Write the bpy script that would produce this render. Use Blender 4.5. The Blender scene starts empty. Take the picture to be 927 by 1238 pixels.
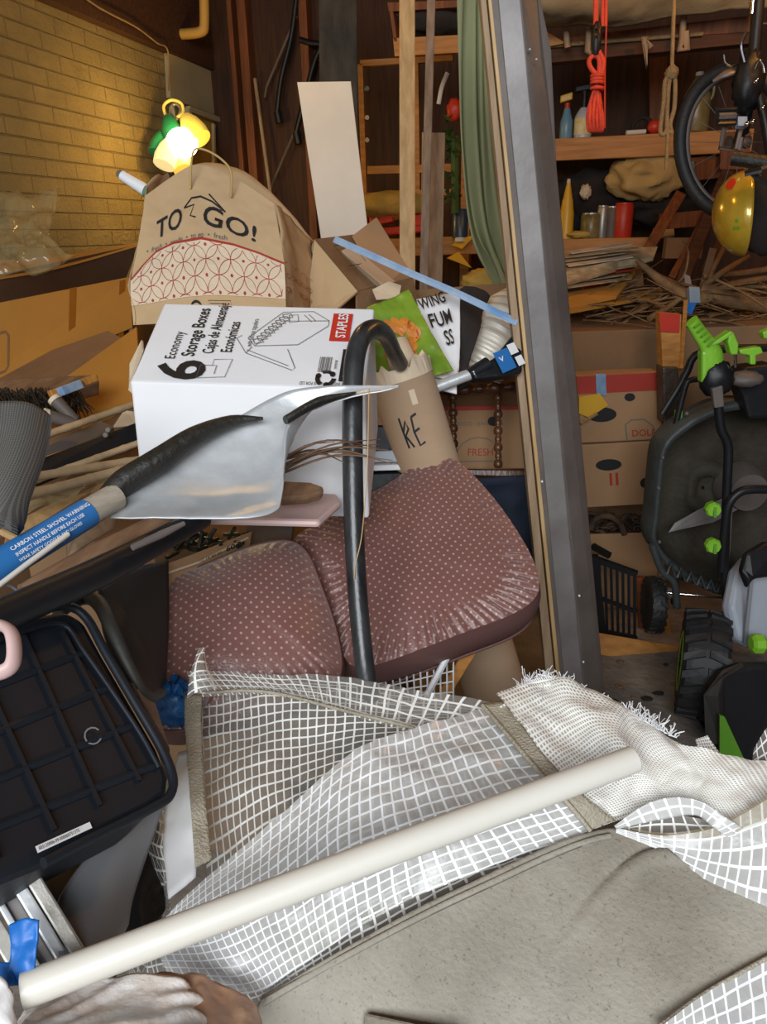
import bpy, math, random
from mathutils import Vector as Vec, Matrix, noise
random.seed(7)
scn = bpy.context.scene
COL = scn.collection
# ------------------------------------------------------------------ camera
FPX = 900.0
PITCH, YAW, ROLL = math.radians(20.4), math.radians(15.0), 0.022
CAM = Vec((0, 0, 1.4))
HF = Vec((-math.sin(YAW), math.cos(YAW), 0))           # horizontal forward
HR = Vec((math.cos(YAW), math.sin(YAW), 0))            # horizontal right
FW = HF * math.cos(PITCH) - Vec((0, 0, math.sin(PITCH)))
U0 = HF * math.sin(PITCH) + Vec((0, 0, math.cos(PITCH)))
CR = HR * math.cos(ROLL) - U0 * math.sin(ROLL)
CU = HR * math.sin(ROLL) + U0 * math.cos(ROLL)
UP = Vec((0, 0, 1))
cd = bpy.data.cameras.new('camera'); cam = bpy.data.objects.new('camera', cd); COL.objects.link(cam)
cam.matrix_world = Matrix(((CR.x, CU.x, -FW.x, CAM.x), (CR.y, CU.y, -FW.y, CAM.y), (CR.z, CU.z, -FW.z, CAM.z), (0, 0, 0, 1)))
cd.sensor_fit = 'VERTICAL'; cd.sensor_height = 24; cd.lens = 24 * FPX / 1238; cd.clip_start = 0.02
scn.camera = cam

def ray(x, y): return FW + CR * ((x - 463.5) / FPX) + CU * (-(y - 619) / FPX)
def P(x, y, d): return CAM + ray(x, y) * d
def Z(x, y, z):
    r = ray(x, y); return CAM + r * ((z - CAM.z) / r.z)
def V(x, y, h):
    r = ray(x, y); return CAM + r * (h / r.dot(HF))
def PX(x, y, X):
    r = ray(x, y); return CAM + r * (X / r.x)
def PY(x, y, Y):
    r = ray(x, y); return CAM + r * (Y / r.y)
def dep(p): return (p - CAM).dot(FW)

# ------------------------------------------------------------------ materials
MATS = {}
def node(nt, t, **kw):
    n = nt.nodes.new(t)
    for k, v in kw.items():
        if k in n.inputs.keys(): n.inputs[k].default_value = v
        else: setattr(n, k, v)
    return n
def lin(c):
    return tuple((x / 12.92 if x <= .04045 else ((x + .055) / 1.055) ** 2.4) for x in c)
def C(h):
    return lin(tuple(int(h[i:i + 2], 16) / 255 for i in (0, 2, 4)))
def mat(name, col, rough=.6, metal=0, var=.25, vs=8, bump=.15, bs=60, col2=None, stretch=None, spec=.5, coat=0, emit=0, trans=0, alpha=1, speck=0):
    if name in MATS: return MATS[name]
    c = C(col) if isinstance(col, str) else col
    c2 = C(col2) if col2 else tuple(x * (1 - var) for x in c)
    m = bpy.data.materials.new(name); m.use_nodes = True; nt = m.node_tree; nt.nodes.clear()
    out = node(nt, 'ShaderNodeOutputMaterial'); b = node(nt, 'ShaderNodeBsdfPrincipled')
    nt.links.new(b.outputs[0], out.inputs[0])
    b.inputs['Roughness'].default_value = rough; b.inputs['Metallic'].default_value = metal
    b.inputs['Specular IOR Level'].default_value = spec; b.inputs['Coat Weight'].default_value = coat
    b.inputs['Transmission Weight'].default_value = trans; b.inputs['Alpha'].default_value = alpha
    tc = node(nt, 'ShaderNodeTexCoord'); mp = node(nt, 'ShaderNodeMapping')
    nt.links.new(tc.outputs['Object'], mp.inputs[0])
    if stretch: mp.inputs['Scale'].default_value = stretch
    n1 = node(nt, 'ShaderNodeTexNoise', Scale=vs, Detail=5.0, Roughness=.6)
    nt.links.new(mp.outputs[0], n1.inputs[0])
    cr = node(nt, 'ShaderNodeValToRGB'); cr.color_ramp.elements[0].position = .32; cr.color_ramp.elements[1].position = .68
    cr.color_ramp.elements[0].color = (*c2, 1); cr.color_ramp.elements[1].color = (*c, 1)
    nt.links.new(n1.outputs[0], cr.inputs[0])
    nt.links.new(cr.outputs[0], b.inputs['Base Color'])
    if bump:
        n2 = node(nt, 'ShaderNodeTexNoise', Scale=bs, Detail=4.0)
        nt.links.new(mp.outputs[0], n2.inputs[0])
        bp = node(nt, 'ShaderNodeBump', Strength=bump, Distance=.01)
        nt.links.new(n2.outputs[0], bp.inputs['Height']); nt.links.new(bp.outputs[0], b.inputs['Normal'])
    if speck:
        n3 = node(nt, 'ShaderNodeTexNoise', Scale=speck, Detail=3.0, Roughness=.7)
        nt.links.new(mp.outputs[0], n3.inputs[0])
        c3 = node(nt, 'ShaderNodeValToRGB'); c3.color_ramp.elements[0].position = .30; c3.color_ramp.elements[1].position = .42
        c3.color_ramp.elements[0].color = (.62, .60, .56, 1); c3.color_ramp.elements[1].color = (1, 1, 1, 1)
        nt.links.new(n3.outputs[0], c3.inputs[0])
        mu = node(nt, 'ShaderNodeMix'); mu.data_type = 'RGBA'; mu.blend_type = 'MULTIPLY'; mu.inputs[0].default_value = 1
        nt.links.new(cr.outputs[0], mu.inputs[6]); nt.links.new(c3.outputs[0], mu.inputs[7]); nt.links.new(mu.outputs[2], b.inputs['Base Color'])
    if emit:
        b.inputs['Emission Color'].default_value = (*c, 1); b.inputs['Emission Strength'].default_value = emit
    MATS[name] = m
    return m
def bsdf(m): return next(n for n in m.node_tree.nodes if n.type == 'BSDF_PRINCIPLED')

def grid_mat(name, cell, line, threadcol, film, rot=0, op=.45, film_rough=.25):
    m = bpy.data.materials.new(name); m.use_nodes = True; nt = m.node_tree; nt.nodes.clear()
    out = node(nt, 'ShaderNodeOutputMaterial')
    tc = node(nt, 'ShaderNodeTexCoord')
    wz = node(nt, 'ShaderNodeTexNoise', Scale=14.0, Detail=2.0)
    nt.links.new(tc.outputs['Object'], wz.inputs[0])
    sb = node(nt, 'ShaderNodeVectorMath', operation='MULTIPLY_ADD')
    nt.links.new(wz.outputs[1], sb.inputs[0]); sb.inputs[1].default_value = (cell * .45,) * 3
    nt.links.new(tc.outputs['UV'], sb.inputs[2])
    br = node(nt, 'ShaderNodeTexBrick'); br.offset = 0; br.squash = 1
    br.inputs['Scale'].default_value = 1; br.inputs['Brick Width'].default_value = cell; br.inputs['Row Height'].default_value = cell
    br.inputs['Mortar Size'].default_value = line; br.inputs['Mortar Smooth'].default_value = .1
    nt.links.new(sb.outputs[0], br.inputs[0])
    th = node(nt, 'ShaderNodeBsdfPrincipled', Roughness=.5); th.inputs['Base Color'].default_value = (*C(threadcol), 1)
    fl = node(nt, 'ShaderNodeBsdfPrincipled', Roughness=film_rough); fl.inputs['Base Color'].default_value = (*C(film), 1)
    n2 = node(nt, 'ShaderNodeTexNoise', Scale=35.0, Detail=3.0)
    nt.links.new(tc.outputs['Object'], n2.inputs[0])
    bp = node(nt, 'ShaderNodeBump', Strength=.5, Distance=.006)
    nt.links.new(n2.outputs[0], bp.inputs['Height']); nt.links.new(bp.outputs[0], fl.inputs['Normal'])
    tr = node(nt, 'ShaderNodeBsdfTransparent')
    mx = node(nt, 'ShaderNodeMixShader'); mx.inputs[0].default_value = op
    nt.links.new(tr.outputs[0], mx.inputs[1]); nt.links.new(fl.outputs[0], mx.inputs[2])
    m2 = node(nt, 'ShaderNodeMixShader')
    nt.links.new(br.outputs['Fac'], m2.inputs[0]); nt.links.new(mx.outputs[0], m2.inputs[1]); nt.links.new(th.outputs[0], m2.inputs[2])
    nt.links.new(m2.outputs[0], out.inputs[0])
    MATS[name] = m
    return m

def brick_mat(name):
    m = mat(name, 'a8905c', .85, var=.25, vs=5, bump=0); nt = m.node_tree; b = bsdf(m)
    tc = node(nt, 'ShaderNodeTexCoord')
    br = node(nt, 'ShaderNodeTexBrick'); br.offset = .5
    br.inputs['Scale'].default_value = 1; br.inputs['Brick Width'].default_value = .225; br.inputs['Row Height'].default_value = .0765
    br.inputs['Mortar Size'].default_value = .005; br.inputs['Mortar Smooth'].default_value = .6; br.inputs['Bias'].default_value = 0
    nt.links.new(tc.outputs['UV'], br.inputs[0])
    n2 = node(nt, 'ShaderNodeTexNoise', Scale=45.0, Detail=6.0, Roughness=.7)
    nt.links.new(tc.outputs['UV'], n2.inputs[0])
    ma = node(nt, 'ShaderNodeMath', operation='MULTIPLY_ADD'); nt.links.new(br.outputs['Fac'], ma.inputs[0]); ma.inputs[1].default_value = -1.0
    nt.links.new(n2.outputs[0], ma.inputs[2])
    bp = node(nt, 'ShaderNodeBump', Strength=1.0, Distance=.022)
    nt.links.new(ma.outputs[0], bp.inputs['Height']); nt.links.new(bp.outputs[0], b.inputs['Normal'])
    cr = next(n for n in nt.nodes if n.type == 'VALTORGB')
    mx = node(nt, 'ShaderNodeMix'); mx.data_type = 'RGBA'
    nt.links.new(br.outputs['Fac'], mx.inputs[0]); nt.links.new(cr.outputs[0], mx.inputs[6]); mx.inputs[7].default_value = (*C('8f7a4c'), 1)
    nt.links.new(mx.outputs[2], b.inputs['Base Color'])
    return m

def dot_mat(name, col, dcol, sp, r, rough=.35):
    m = mat(name, col, rough, var=.15, vs=6, bump=.12, bs=300); nt = m.node_tree; b = bsdf(m)
    b.inputs['Sheen Weight'].default_value = .35
    tc = node(nt, 'ShaderNodeTexCoord'); mp = node(nt, 'ShaderNodeMapping'); mp.inputs['Rotation'].default_value = (0, 0, math.radians(38))
    nt.links.new(tc.outputs['UV'], mp.inputs[0])
    vo = node(nt, 'ShaderNodeTexVoronoi', Scale=1 / sp, Randomness=0.0); vo.voronoi_dimensions = '2D'
    nt.links.new(mp.outputs[0], vo.inputs['Vector'])
    lt = node(nt, 'ShaderNodeMath', operation='LESS_THAN'); nt.links.new(vo.outputs['Distance'], lt.inputs[0]); lt.inputs[1].default_value = r / sp
    cr = next(n for n in nt.nodes if n.type == 'VALTORGB')
    mx = node(nt, 'ShaderNodeMix'); mx.data_type = 'RGBA'
    nt.links.new(lt.outputs[0], mx.inputs[0]); nt.links.new(cr.outputs[0], mx.inputs[6]); mx.inputs[7].default_value = (*C(dcol), 1)
    nt.links.new(mx.outputs[2], b.inputs['Base Color'])
    return m

def glassy(name, col, op, rough=.12):
    m = bpy.data.materials.new(name); m.use_nodes = True; nt = m.node_tree; nt.nodes.clear()
    out = node(nt, 'ShaderNodeOutputMaterial'); b = node(nt, 'ShaderNodeBsdfPrincipled', Roughness=rough)
    b.inputs['Base Color'].default_value = (*C(col), 1)
    tr = node(nt, 'ShaderNodeBsdfTransparent'); mx = node(nt, 'ShaderNodeMixShader'); mx.inputs[0].default_value = op
    nt.links.new(tr.outputs[0], mx.inputs[1]); nt.links.new(b.outputs[0], mx.inputs[2]); nt.links.new(mx.outputs[0], out.inputs[0])
    MATS[name] = m
    return m

def wood(name, c, c2, rough=.6, axis=2):
    s = [22, 22, 22]; s[axis] = 1.6
    return mat(name, c, rough, vs=2.2, col2=c2, stretch=tuple(s), bump=.12, bs=6)

# ------------------------------------------------------------------ mesh helpers
def tag(o, label, cat, group=None, kind=None):
    o['label'] = label; o['category'] = cat
    if group: o['group'] = group
    if kind: o['kind'] = kind
    return o
def thing(name, label, cat, loc, group=None):
    o = bpy.data.objects.new(name, None); COL.objects.link(o); o.location = loc; o.empty_display_size = .05
    return tag(o, label, cat, group)
def wloc(o):
    l = Vec((0, 0, 0))
    while o: l += o.location; o = o.parent
    return l
def mk(name, geo, m, parent=None, smooth=False, bev=0, sub=0, solid=0, label=None, origin=None):
    vs, fs = geo[0], geo[1]; uv = geo[2] if len(geo) > 2 else None
    if parent is not None: off = wloc(parent)
    else:
        off = origin if origin is not None else Vec((sum(v.x for v in vs) / len(vs), sum(v.y for v in vs) / len(vs), min(v.z for v in vs)))
    me = bpy.data.meshes.new(name); me.from_pydata([tuple(v - off) for v in vs], [], fs)
    if uv:
        l = me.uv_layers.new(name='UVMap')
        for lp in me.loops: l.data[lp.index].uv = uv[lp.vertex_index]
    me.validate()
    if smooth:
        me.polygons.foreach_set('use_smooth', [len(p.vertices) <= 4 for p in me.polygons])
        caps_ = set(k for p in me.polygons if len(p.vertices) > 4 for k in p.edge_keys)
        if caps_:
            for e in me.edges:
                if tuple(sorted(e.vertices)) in caps_: e.use_edge_sharp = True
    me.materials.append(m); me.update()
    o = bpy.data.objects.new(name, me); COL.objects.link(o)
    if parent is not None: o.parent = parent
    else: o.location = off
    if solid:
        s = o.modifiers.new('s', 'SOLIDIFY'); s.thickness = solid; s.offset = 0
    if bev:
        b = o.modifiers.new('b', 'BEVEL'); b.width = bev; b.segments = 2; b.limit_method = 'ANGLE'
    if sub:
        s = o.modifiers.new('u', 'SUBSURF'); s.levels = sub; s.render_levels = sub
    if label: o['label'] = label
    return o
def join(*gs):
    vs, fs, uv = [], [], []
    for g in gs:
        n = len(vs); vs += g[0]; fs += [tuple(i + n for i in f) for f in g[1]]
        uv += (g[2] if len(g) > 2 and g[2] else [(0, 0)] * len(g[0]))
    return vs, fs, uv
def hexa(A, a, b, c):
    v = [A, A + a, A + a + b, A + b, A + c, A + a + c, A + a + b + c, A + b + c]
    f = [(0, 3, 2, 1), (4, 5, 6, 7), (0, 1, 5, 4), (1, 2, 6, 5), (2, 3, 7, 6), (3, 0, 4, 7)]
    if a.cross(b).dot(c) < 0: f = [tuple(reversed(q)) for q in f]
    return v, f
def orth(A, B, Cc, h):
    """box from corner A, edge to B, edge toward C, thickness h on the side away from the camera (or down)"""
    e1 = B - A; e2 = Cc - A; e2 = e2 - e1 * (e1.dot(e2) / e1.length_squared)
    n = e1.cross(e2).normalized()
    if n.dot(A - CAM) < 0: n = -n
    return A, e1, e2, n * h
def slab(pts, th, dirn=None):
    n = len(pts)
    nr = Vec((0, 0, 0))
    for i in range(n): nr += pts[i].cross(pts[(i + 1) % n])
    nr.normalize()
    cen = sum(pts, Vec((0, 0, 0))) / n
    if nr.dot(cen - CAM) > 0: pts = list(reversed(pts)); nr = -nr
    b = dirn * th if dirn is not None else -nr * th
    v = list(pts) + [p + b for p in pts]
    f = [tuple(range(n)), tuple(reversed(range(n, 2 * n)))] + [(i, i + n, (i + 1) % n + n, (i + 1) % n) for i in range(n)]
    return v, f
def cat(pts, n=6):
    if len(pts) < 3: return [pts[0].lerp(pts[-1], i / n) for i in range(n + 1)] if n > 1 else list(pts)
    out = []
    for i in range(len(pts) - 1):
        p0 = pts[i - 1] if i > 0 else pts[0] * 2 - pts[1]; p1, p2 = pts[i], pts[i + 1]
        p3 = pts[i + 2] if i + 2 < len(pts) else pts[-1] * 2 - pts[-2]
        for k in range(n):
            t = k / n
            out.append(.5 * ((2 * p1) + (p2 - p0) * t + (2 * p0 - 5 * p1 + 4 * p2 - p3) * t * t + (3 * p1 - p0 - 3 * p2 + p3) * t ** 3))
    out.append(pts[-1].copy())
    return out
def tube(pts, r, n=10, closed=False, smoothn=0, caps=True, flat=1.0, nrm=None):
    if smoothn: 
        rr = r
        if isinstance(r, (list, tuple)):
            m0 = len(pts) - 1
            rr = [r[min(int(i / smoothn), m0 - 1)] * (1 - (i % smoothn) / smoothn) + r[min(int(i / smoothn) + 1, m0)] * ((i % smoothn) / smoothn) if i < m0 * smoothn else r[-1] for i in range(m0 * smoothn + 1)]
        if len(pts) > 2 or isinstance(r, (list, tuple)): pts = cat(pts, smoothn)
        else: rr = r
        r = rr
    m = len(pts); vs, fs, uv = [], [], []
    R = r if isinstance(r, (list, tuple)) else [r] * m
    t0 = (pts[1] - pts[0]).normalized()
    nn = nrm if nrm is not None else t0.orthogonal()
    L = 0
    for i, p in enumerate(pts):
        t = (pts[min(i + 1, m - 1)] - pts[max(i - 1, 0)])
        if closed: t = pts[(i + 1) % m] - pts[i - 1]
        t = t.normalized() if t.length > 1e-9 else t0
        nn = (nn - t * nn.dot(t)); nn = nn.normalized() if nn.length > 1e-6 else t.orthogonal().normalized()
        bb = t.cross(nn)
        if i: L += (p - pts[i - 1]).length
        for k in range(n):
            a = 2 * math.pi * k / n
            vs.append(p + (nn * math.cos(a) + bb * math.sin(a) * flat) * R[i]); uv.append((k / n, L))
    e = m if closed else m - 1
    for i in range(e):
        for k in range(n):
            a, b = i * n + k, i * n + (k + 1) % n; j = (i + 1) % m
            fs.append((a, b, j * n + (k + 1) % n, j * n + k))
    if caps and not closed:
        fs.append(tuple(reversed(range(n)))); fs.append(tuple(range((m - 1) * n, m * n)))
    return vs, fs, uv
def rod(pts, rpx, n=10, sm=0, **k):
    """pts: list of (x,y,d); radius in pixels at its depth"""
    R = [rp / FPX * p[2] for rp, p in zip(rpx if isinstance(rpx, (list, tuple)) else [rpx] * len(pts), pts)]
    return tube([P(*p) for p in pts], R, n, smoothn=sm, **k)
def lathe(prof, p0, ax, n=20, scale=1):
    ax = ax.normalized(); nn = ax.orthogonal().normalized(); bb = ax.cross(nn)
    vs, fs = [], []
    for t, r in prof:
        for k in range(n):
            a = 2 * math.pi * k / n
            vs.append(p0 + ax * t * scale + (nn * math.cos(a) + bb * math.sin(a)) * r * scale)
    m = len(prof)
    for i in range(m - 1):
        for k in range(n):
            fs.append((i * n + k, i * n + (k + 1) % n, (i + 1) * n + (k + 1) % n, (i + 1) * n + k))
    fs.append(tuple(reversed(range(n)))); fs.append(tuple(range((m - 1) * n, m * n)))
    return vs, fs
def blob(c, rx, ry, rz, nz=.2, ns=3, seed=0, A=None, n=14, m=24):
    """lumpy ellipsoid; A = (right, forward, up) axes"""
    A = A or (HR, HF, UP); vs, fs = [], []
    for i in range(n + 1):
        th = math.pi * i / n
        for k in range(m):
            ph = 2 * math.pi * k / m
            q = Vec((math.sin(th) * math.cos(ph), math.sin(th) * math.sin(ph), math.cos(th)))
            f = 1 + nz * noise.fractal(q * ns + Vec((seed, seed * 2, 0)), 1, 2, 3)
            vs.append(c + A[0] * q.x * rx * f + A[1] * q.y * ry * f + A[2] * q.z * rz * f)
    for i in range(n):
        for k in range(m): fs.append((i * m + k, (i + 1) * m + k, (i + 1) * m + (k + 1) % m, i * m + (k + 1) % m))
    return vs, fs
def surf(S, nu, nv, dispf=None):
    vs, fs, uv = [], [], []
    # metric uv
    Lu = sum((S((i + 1) / 8, .5) - S(i / 8, .5)).length for i in range(8)); Lv = sum((S(.5, (i + 1) / 8) - S(.5, i / 8)).length for i in range(8))
    for j in range(nv + 1):
        for i in range(nu + 1):
            u, v = i / nu, j / nv; p = S(u, v)
            if dispf:
                e = 1e-3; n = (S(min(u + e, 1), v) - S(max(u - e, 0), v)).cross(S(u, min(v + e, 1)) - S(u, max(v - e, 0)))
                n = n.normalized() if n.length > 1e-12 else UP
                if n.dot(p - CAM) > 0: n = -n
                p = p + n * dispf(u, v, p)
            vs.append(p); uv.append((u * Lu, v * Lv))
    for j in range(nv):
        for i in range(nu):
            a = j * (nu + 1) + i; fs.append((a, a + 1, a + nu + 2, a + nu + 1))
    return vs, fs, uv
def coons(top, bottom, left, right):
    """four 3D polylines; top/bottom run left to right, left/right run top to bottom"""
    T, B, L, R = [cat(c, 8) if len(c) > 2 else list(c) for c in (top, bottom, left, right)]
    def ev(c, t):
        x = t * (len(c) - 1); i = min(int(x), len(c) - 2); return c[i].lerp(c[i + 1], x - i)
    def S(u, v):
        return ev(T, u) * (1 - v) + ev(B, u) * v + ev(L, v) * (1 - u) + ev(R, v) * u - (T[0] * (1 - u) * (1 - v) + T[-1] * u * (1 - v) + B[0] * (1 - u) * v + B[-1] * u * v)
    return S
def crumple(a, s, seed=0):
    return lambda u, v, p: a * noise.fractal(p * s + Vec((seed, 0, seed)), .9, 2, 4)
# decals on a surface S(u,v)
def glyphs(body, size=1.0, bold=0):
    c = bpy.data.curves.new('t', 'FONT'); c.body = body; c.size = size; c.offset = bold; c.resolution_u = 3
    o = bpy.data.objects.new('t', c); COL.objects.link(o)
    dg = bpy.context.evaluated_depsgraph_get(); me = bpy.data.meshes.new_from_object(o.evaluated_get(dg))
    v = [(p.co.x, p.co.y) for p in me.vertices]; f = [tuple(q.vertices) for q in me.polygons]
    bpy.data.objects.remove(o); bpy.data.meshes.remove(me); bpy.data.curves.remove(c)
    return v, f
def onS(S, pts2, faces, off=.0012):
    vs = []
    for u, v in pts2:
        e = 1e-3; p = S(u, v); n = (S(u + e, v) - S(u - e, v)).cross(S(u, v + e) - S(u, v - e)).normalized()
        if n.dot(p - CAM) > 0: n = -n
        vs.append(p + n * off)
    return vs, faces
def text(S, body, u, v, size, ang=0, sx=1, asp=1, bold=0, off=.0012):
    """glyphs laid in (u,v); v grows DOWN the surface; asp = metric size of u over v"""
    g, f = glyphs(body, size, bold * size); ca, sa = math.cos(ang), math.sin(ang)
    pts = []
    for x, y in g:
        x *= sx; X = x * ca - y * sa; Y = x * sa + y * ca
        pts.append((u + X / asp, v - Y))
    return onS(S, pts, f, off)
def stroke(S, pts, w, asp=1, off=.001, closed=False):
    vs, fs = [], []; n = len(pts)
    for i, (u, v) in enumerate(pts):
        a, b = pts[(i - 1) % n if closed else max(i - 1, 0)], pts[(i + 1) % n if closed else min(i + 1, n - 1)]
        dx, dy = (b[0] - a[0]) * asp, b[1] - a[1]; l = math.hypot(dx, dy) or 1
        ox, oy = -dy / l * w / 2 / asp, dx / l * w / 2
        vs += [(u + ox, v + oy), (u - ox, v - oy)]
    for i in range(n if closed else n - 1):
        j = (i + 1) % n; fs.append((2 * i, 2 * i + 1, 2 * j + 1, 2 * j))
    return onS(S, vs, fs, off)
def fillq(S, q, off=.0008, nu=6):
    """filled quad on S, subdivided"""
    pts, fs = [], []
    for j in range(nu + 1):
        for i in range(nu + 1):
            a, b = i / nu, j / nu
            pts.append(tuple((q[0][k] * (1 - a) + q[1][k] * a) * (1 - b) + (q[3][k] * (1 - a) + q[2][k] * a) * b for k in (0, 1)))
    for j in range(nu):
        for i in range(nu): a = j * (nu + 1) + i; fs.append((a, a + 1, a + nu + 2, a + nu + 1))
    return onS(S, pts, fs, off)
def rectq(u0, v0, u1, v1): return [(u0, v0), (u1, v0), (u1, v1), (u0, v1)]
def board(x0, y0, d0, x1, y1, d1, w, th, w1=None, rot=0):
    """board facing the camera: w in pixels"""
    A, B = P(x0, y0, d0), P(x1, y1, d1); a = B - A
    vdir = ((A + B) / 2 - CAM).normalized(); wd = a.cross(vdir).normalized()
    if rot: wd = Matrix.Rotation(rot, 3, a.normalized()) @ wd
    nr = a.cross(wd).normalized()
    if nr.dot(vdir) < 0: nr = -nr
    wa = w / FPX * d0 / 2; wb = (w1 or w) / FPX * d1 / 2
    v = [A - wd * wa, A + wd * wa, B + wd * wb, B - wd * wb]; v += [p + nr * th for p in v]
    f = [(0, 1, 2, 3), (7, 6, 5, 4), (0, 4, 5, 1), (1, 5, 6, 2), (2, 6, 7, 3), (3, 7, 4, 0)]
    if (v[1] - v[0]).cross(v[3] - v[0]).dot(vdir) > 0: f = [tuple(reversed(q)) for q in f]
    return v, f
def ell(S, cu, cv, ru, rv, off=.01, rot=0):
    n = 20; pts = [(cu, cv)] + [(cu + ru * math.cos(a * 2 * math.pi / n) * math.cos(rot) - rv * math.sin(a * 2 * math.pi / n) * math.sin(rot), cv + ru * math.cos(a * 2 * math.pi / n) * math.sin(rot) + rv * math.sin(a * 2 * math.pi / n) * math.cos(rot)) for a in range(n)]
    return onS(S, pts, [(0, i + 1, (i + 1) % n + 1) for i in range(n)], off)
# ------------------------------------------------------------------ material set
M = {}
M['brick'] = brick_mat('brick')
M['darkpanel'] = wood('dark_panel', '4a2a14', '2e190a', .8)
M['joist'] = wood('joist', '563219', '38200e', .8, 0)
M['stud'] = wood('stud', '84491f', '5a3013', .7)
M['concrete'] = mat('concrete', '8b8178', .9, var=.45, vs=9, bump=.5, bs=40)
M['shelfwood'] = wood('shelf_wood', 'c0853f', '9b6428', .6, 0)
M['pine'] = wood('pine', 'c9a878', 'a98758', .6)
M['greywood'] = wood('grey_wood', '8f7a66', '6b5848', .7)
M['oldwood'] = wood('old_wood', 'a88f72', '80684e', .75)
M['darkpost'] = mat('dark_post', '4a443a', .7, vs=3, col2='2b2822', stretch=(6, 6, 1), bump=.3)
M['whiteboard'] = mat('white_board', 'd6d2c8', .6, var=.08, vs=7, bump=.06)
M['beigeboard'] = mat('beige_board', 'b9a67e', .8, var=.12, vs=5)
M['card'] = mat('cardboard', 'ab8560', .85, var=.14, vs=5, bump=.08, bs=90)
M['cardorange'] = mat('cardboard_orange', 'bd8536', .8, var=.12, vs=3, bump=.05)
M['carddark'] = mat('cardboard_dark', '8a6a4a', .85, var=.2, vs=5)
M['cardtube'] = mat('card_tube', 'b39679', .8, var=.1, vs=6, bump=.05, stretch=(1, 1, 3))
M['kraft'] = mat('kraft_paper', 'bfa078', .8, var=.08, vs=6, bump=.35, bs=14)
M['kraftlight'] = mat('kraft_light', 'd8c4a8', .8, var=.08, vs=6, bump=.1)
M['red'] = mat('print_red', 'a83426', .7, var=.1, bump=0)
M['black'] = mat('ink_black', '1c1a1a', .7, var=.05, bump=0)
M['inkgrey'] = mat('ink_grey', '6d6a68', .8, var=.05, bump=0)
M['white'] = mat('white_paint', 'e9e9ea', .5, var=.05, bump=.05)
M['boxwhite'] = mat('carton_white', 'e6e6e8', .6, var=.04, vs=5, bump=.12, bs=16)
M['steel'] = mat('steel_panel', '8a8583', .48, .3, vs=5, col2='6c6563', bump=.08, bs=30)
M['steeldark'] = mat('steel_dark', '6e645e', .6, .1, vs=4, col2='554c47', bump=.1)
M['galv'] = mat('galvanised', 'd3d6d8', .38, .35, vs=9, col2='b3b6b7', bump=.12, bs=35)
M['alu'] = mat('aluminium', 'b9b5ac', .4, .45, vs=4, col2='938f88', stretch=(8, 8, 1), bump=.05)
M['chrome'] = mat('chrome', 'd8d8d8', .15, 1, var=.05, bump=0)
M['pvc'] = mat('pvc', 'd9d5ca', .4, var=.05, vs=6, bump=.03)
M['blackp'] = mat('black_plastic', '1b1c1f', .45, var=.3, vs=7, bump=.08, bs=50, spec=.35)
M['tote'] = mat('tote_plastic', '1d2229', .5, var=.2, vs=7, bump=.05, bs=50, spec=.3)
M['blacktube'] = mat('black_tube', '1c1d1f', .32, vs=6, col2='3c3d3e', stretch=(4, 4, 1), bump=.06, bs=40)
M['blacksoft'] = mat('black_rubber', '2b2823', .55, vs=16, col2='17150f', bump=.4, bs=70)
M['tyre'] = mat('tyre', '262627', .6, var=.35, vs=10, bump=.2)
M['greyplastic'] = mat('grey_plastic', '83868a', .6, var=.08, vs=3, bump=.04)
M['bin'] = mat('bin_plastic', '35332f', .6, var=.35, vs=6, bump=.15)
M['lightgrey'] = mat('light_grey_plastic', 'a9b0ba', .4, var=.05, bump=.02)
M['green'] = mat('lime_plastic', '86c437', .4, var=.12, bump=.03)
M['greend'] = mat('dark_lime_plastic', '5f9a2b', .45, var=.2, bump=.03)
M['blue'] = mat('blue_plastic', '1f6bbd', .45, var=.15, bump=.2, bs=30)
M['tapeblue'] = mat('tape_blue', '5f87b0', .6, col2='a9b4bf', vs=9, bump=.2)
M['bluebag'] = mat('blue_bag', '1b5f9c', .4, var=.35, vs=20, bump=.4, bs=40)
M['orange'] = mat('orange_red', 'e2492c', .6, var=.2, vs=30, bump=.4, bs=200)
M['redp'] = mat('red_plastic', 'c2331f', .45, var=.15, bump=.05)
M['rope'] = mat('rope', 'a8895c', .85, var=.25, vs=60, bump=.8, bs=300)
M['cloth'] = mat('beige_cloth', 'c2a368', .9, var=.2, vs=8, bump=.5, bs=25)
M['darkcloth'] = mat('dark_cloth', '2a2422', .9, var=.3, vs=8, bump=.4, bs=25)
M['navy'] = mat('navy_cloth', '1f2a3c', .9, var=.3, vs=8, bump=.4, bs=25)
M['curtain'] = mat('curtain', '8c8d66', .85, var=.1, vs=5, bump=.1, bs=120)
M['yellow'] = mat('yellow_plastic', 'd9a92c', .4, var=.1, bump=0)
M['yellowcloth'] = mat('yellow_sack', 'c8a44e', .8, var=.2, vs=9, bump=.4)
M['felt'] = mat('grey_felt', 'b4ac9a', .9, vs=30, col2='998f7c', bump=.5, bs=300)
M['tarp'] = mat('grey_tarp', 'a6a093', .8, vs=7, col2='8a8376', bump=.2, bs=160, speck=210)
M['gauze'] = None
M['pink'] = mat('pink_plastic', 'c9a9a4', .45, var=.08, bump=.03)
M['twig'] = mat('twig', '8f6f48', .85, vs=12, col2='5d432a', bump=.4)
M['darkdirt'] = mat('leaf_litter', '3b3023', .9, vs=25, col2='16110c', bump=.8, bs=60)
M['bamboo'] = mat('bamboo', 'c2a986', .55, vs=9, col2='937a58', bump=.1)
M['leaf'] = mat('dry_leaf', '6f543f', .7, var=.3, vs=14, bump=.2)
M['walnut'] = wood('turned_wood', '5e3a22', '3c2312', .35)
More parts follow.
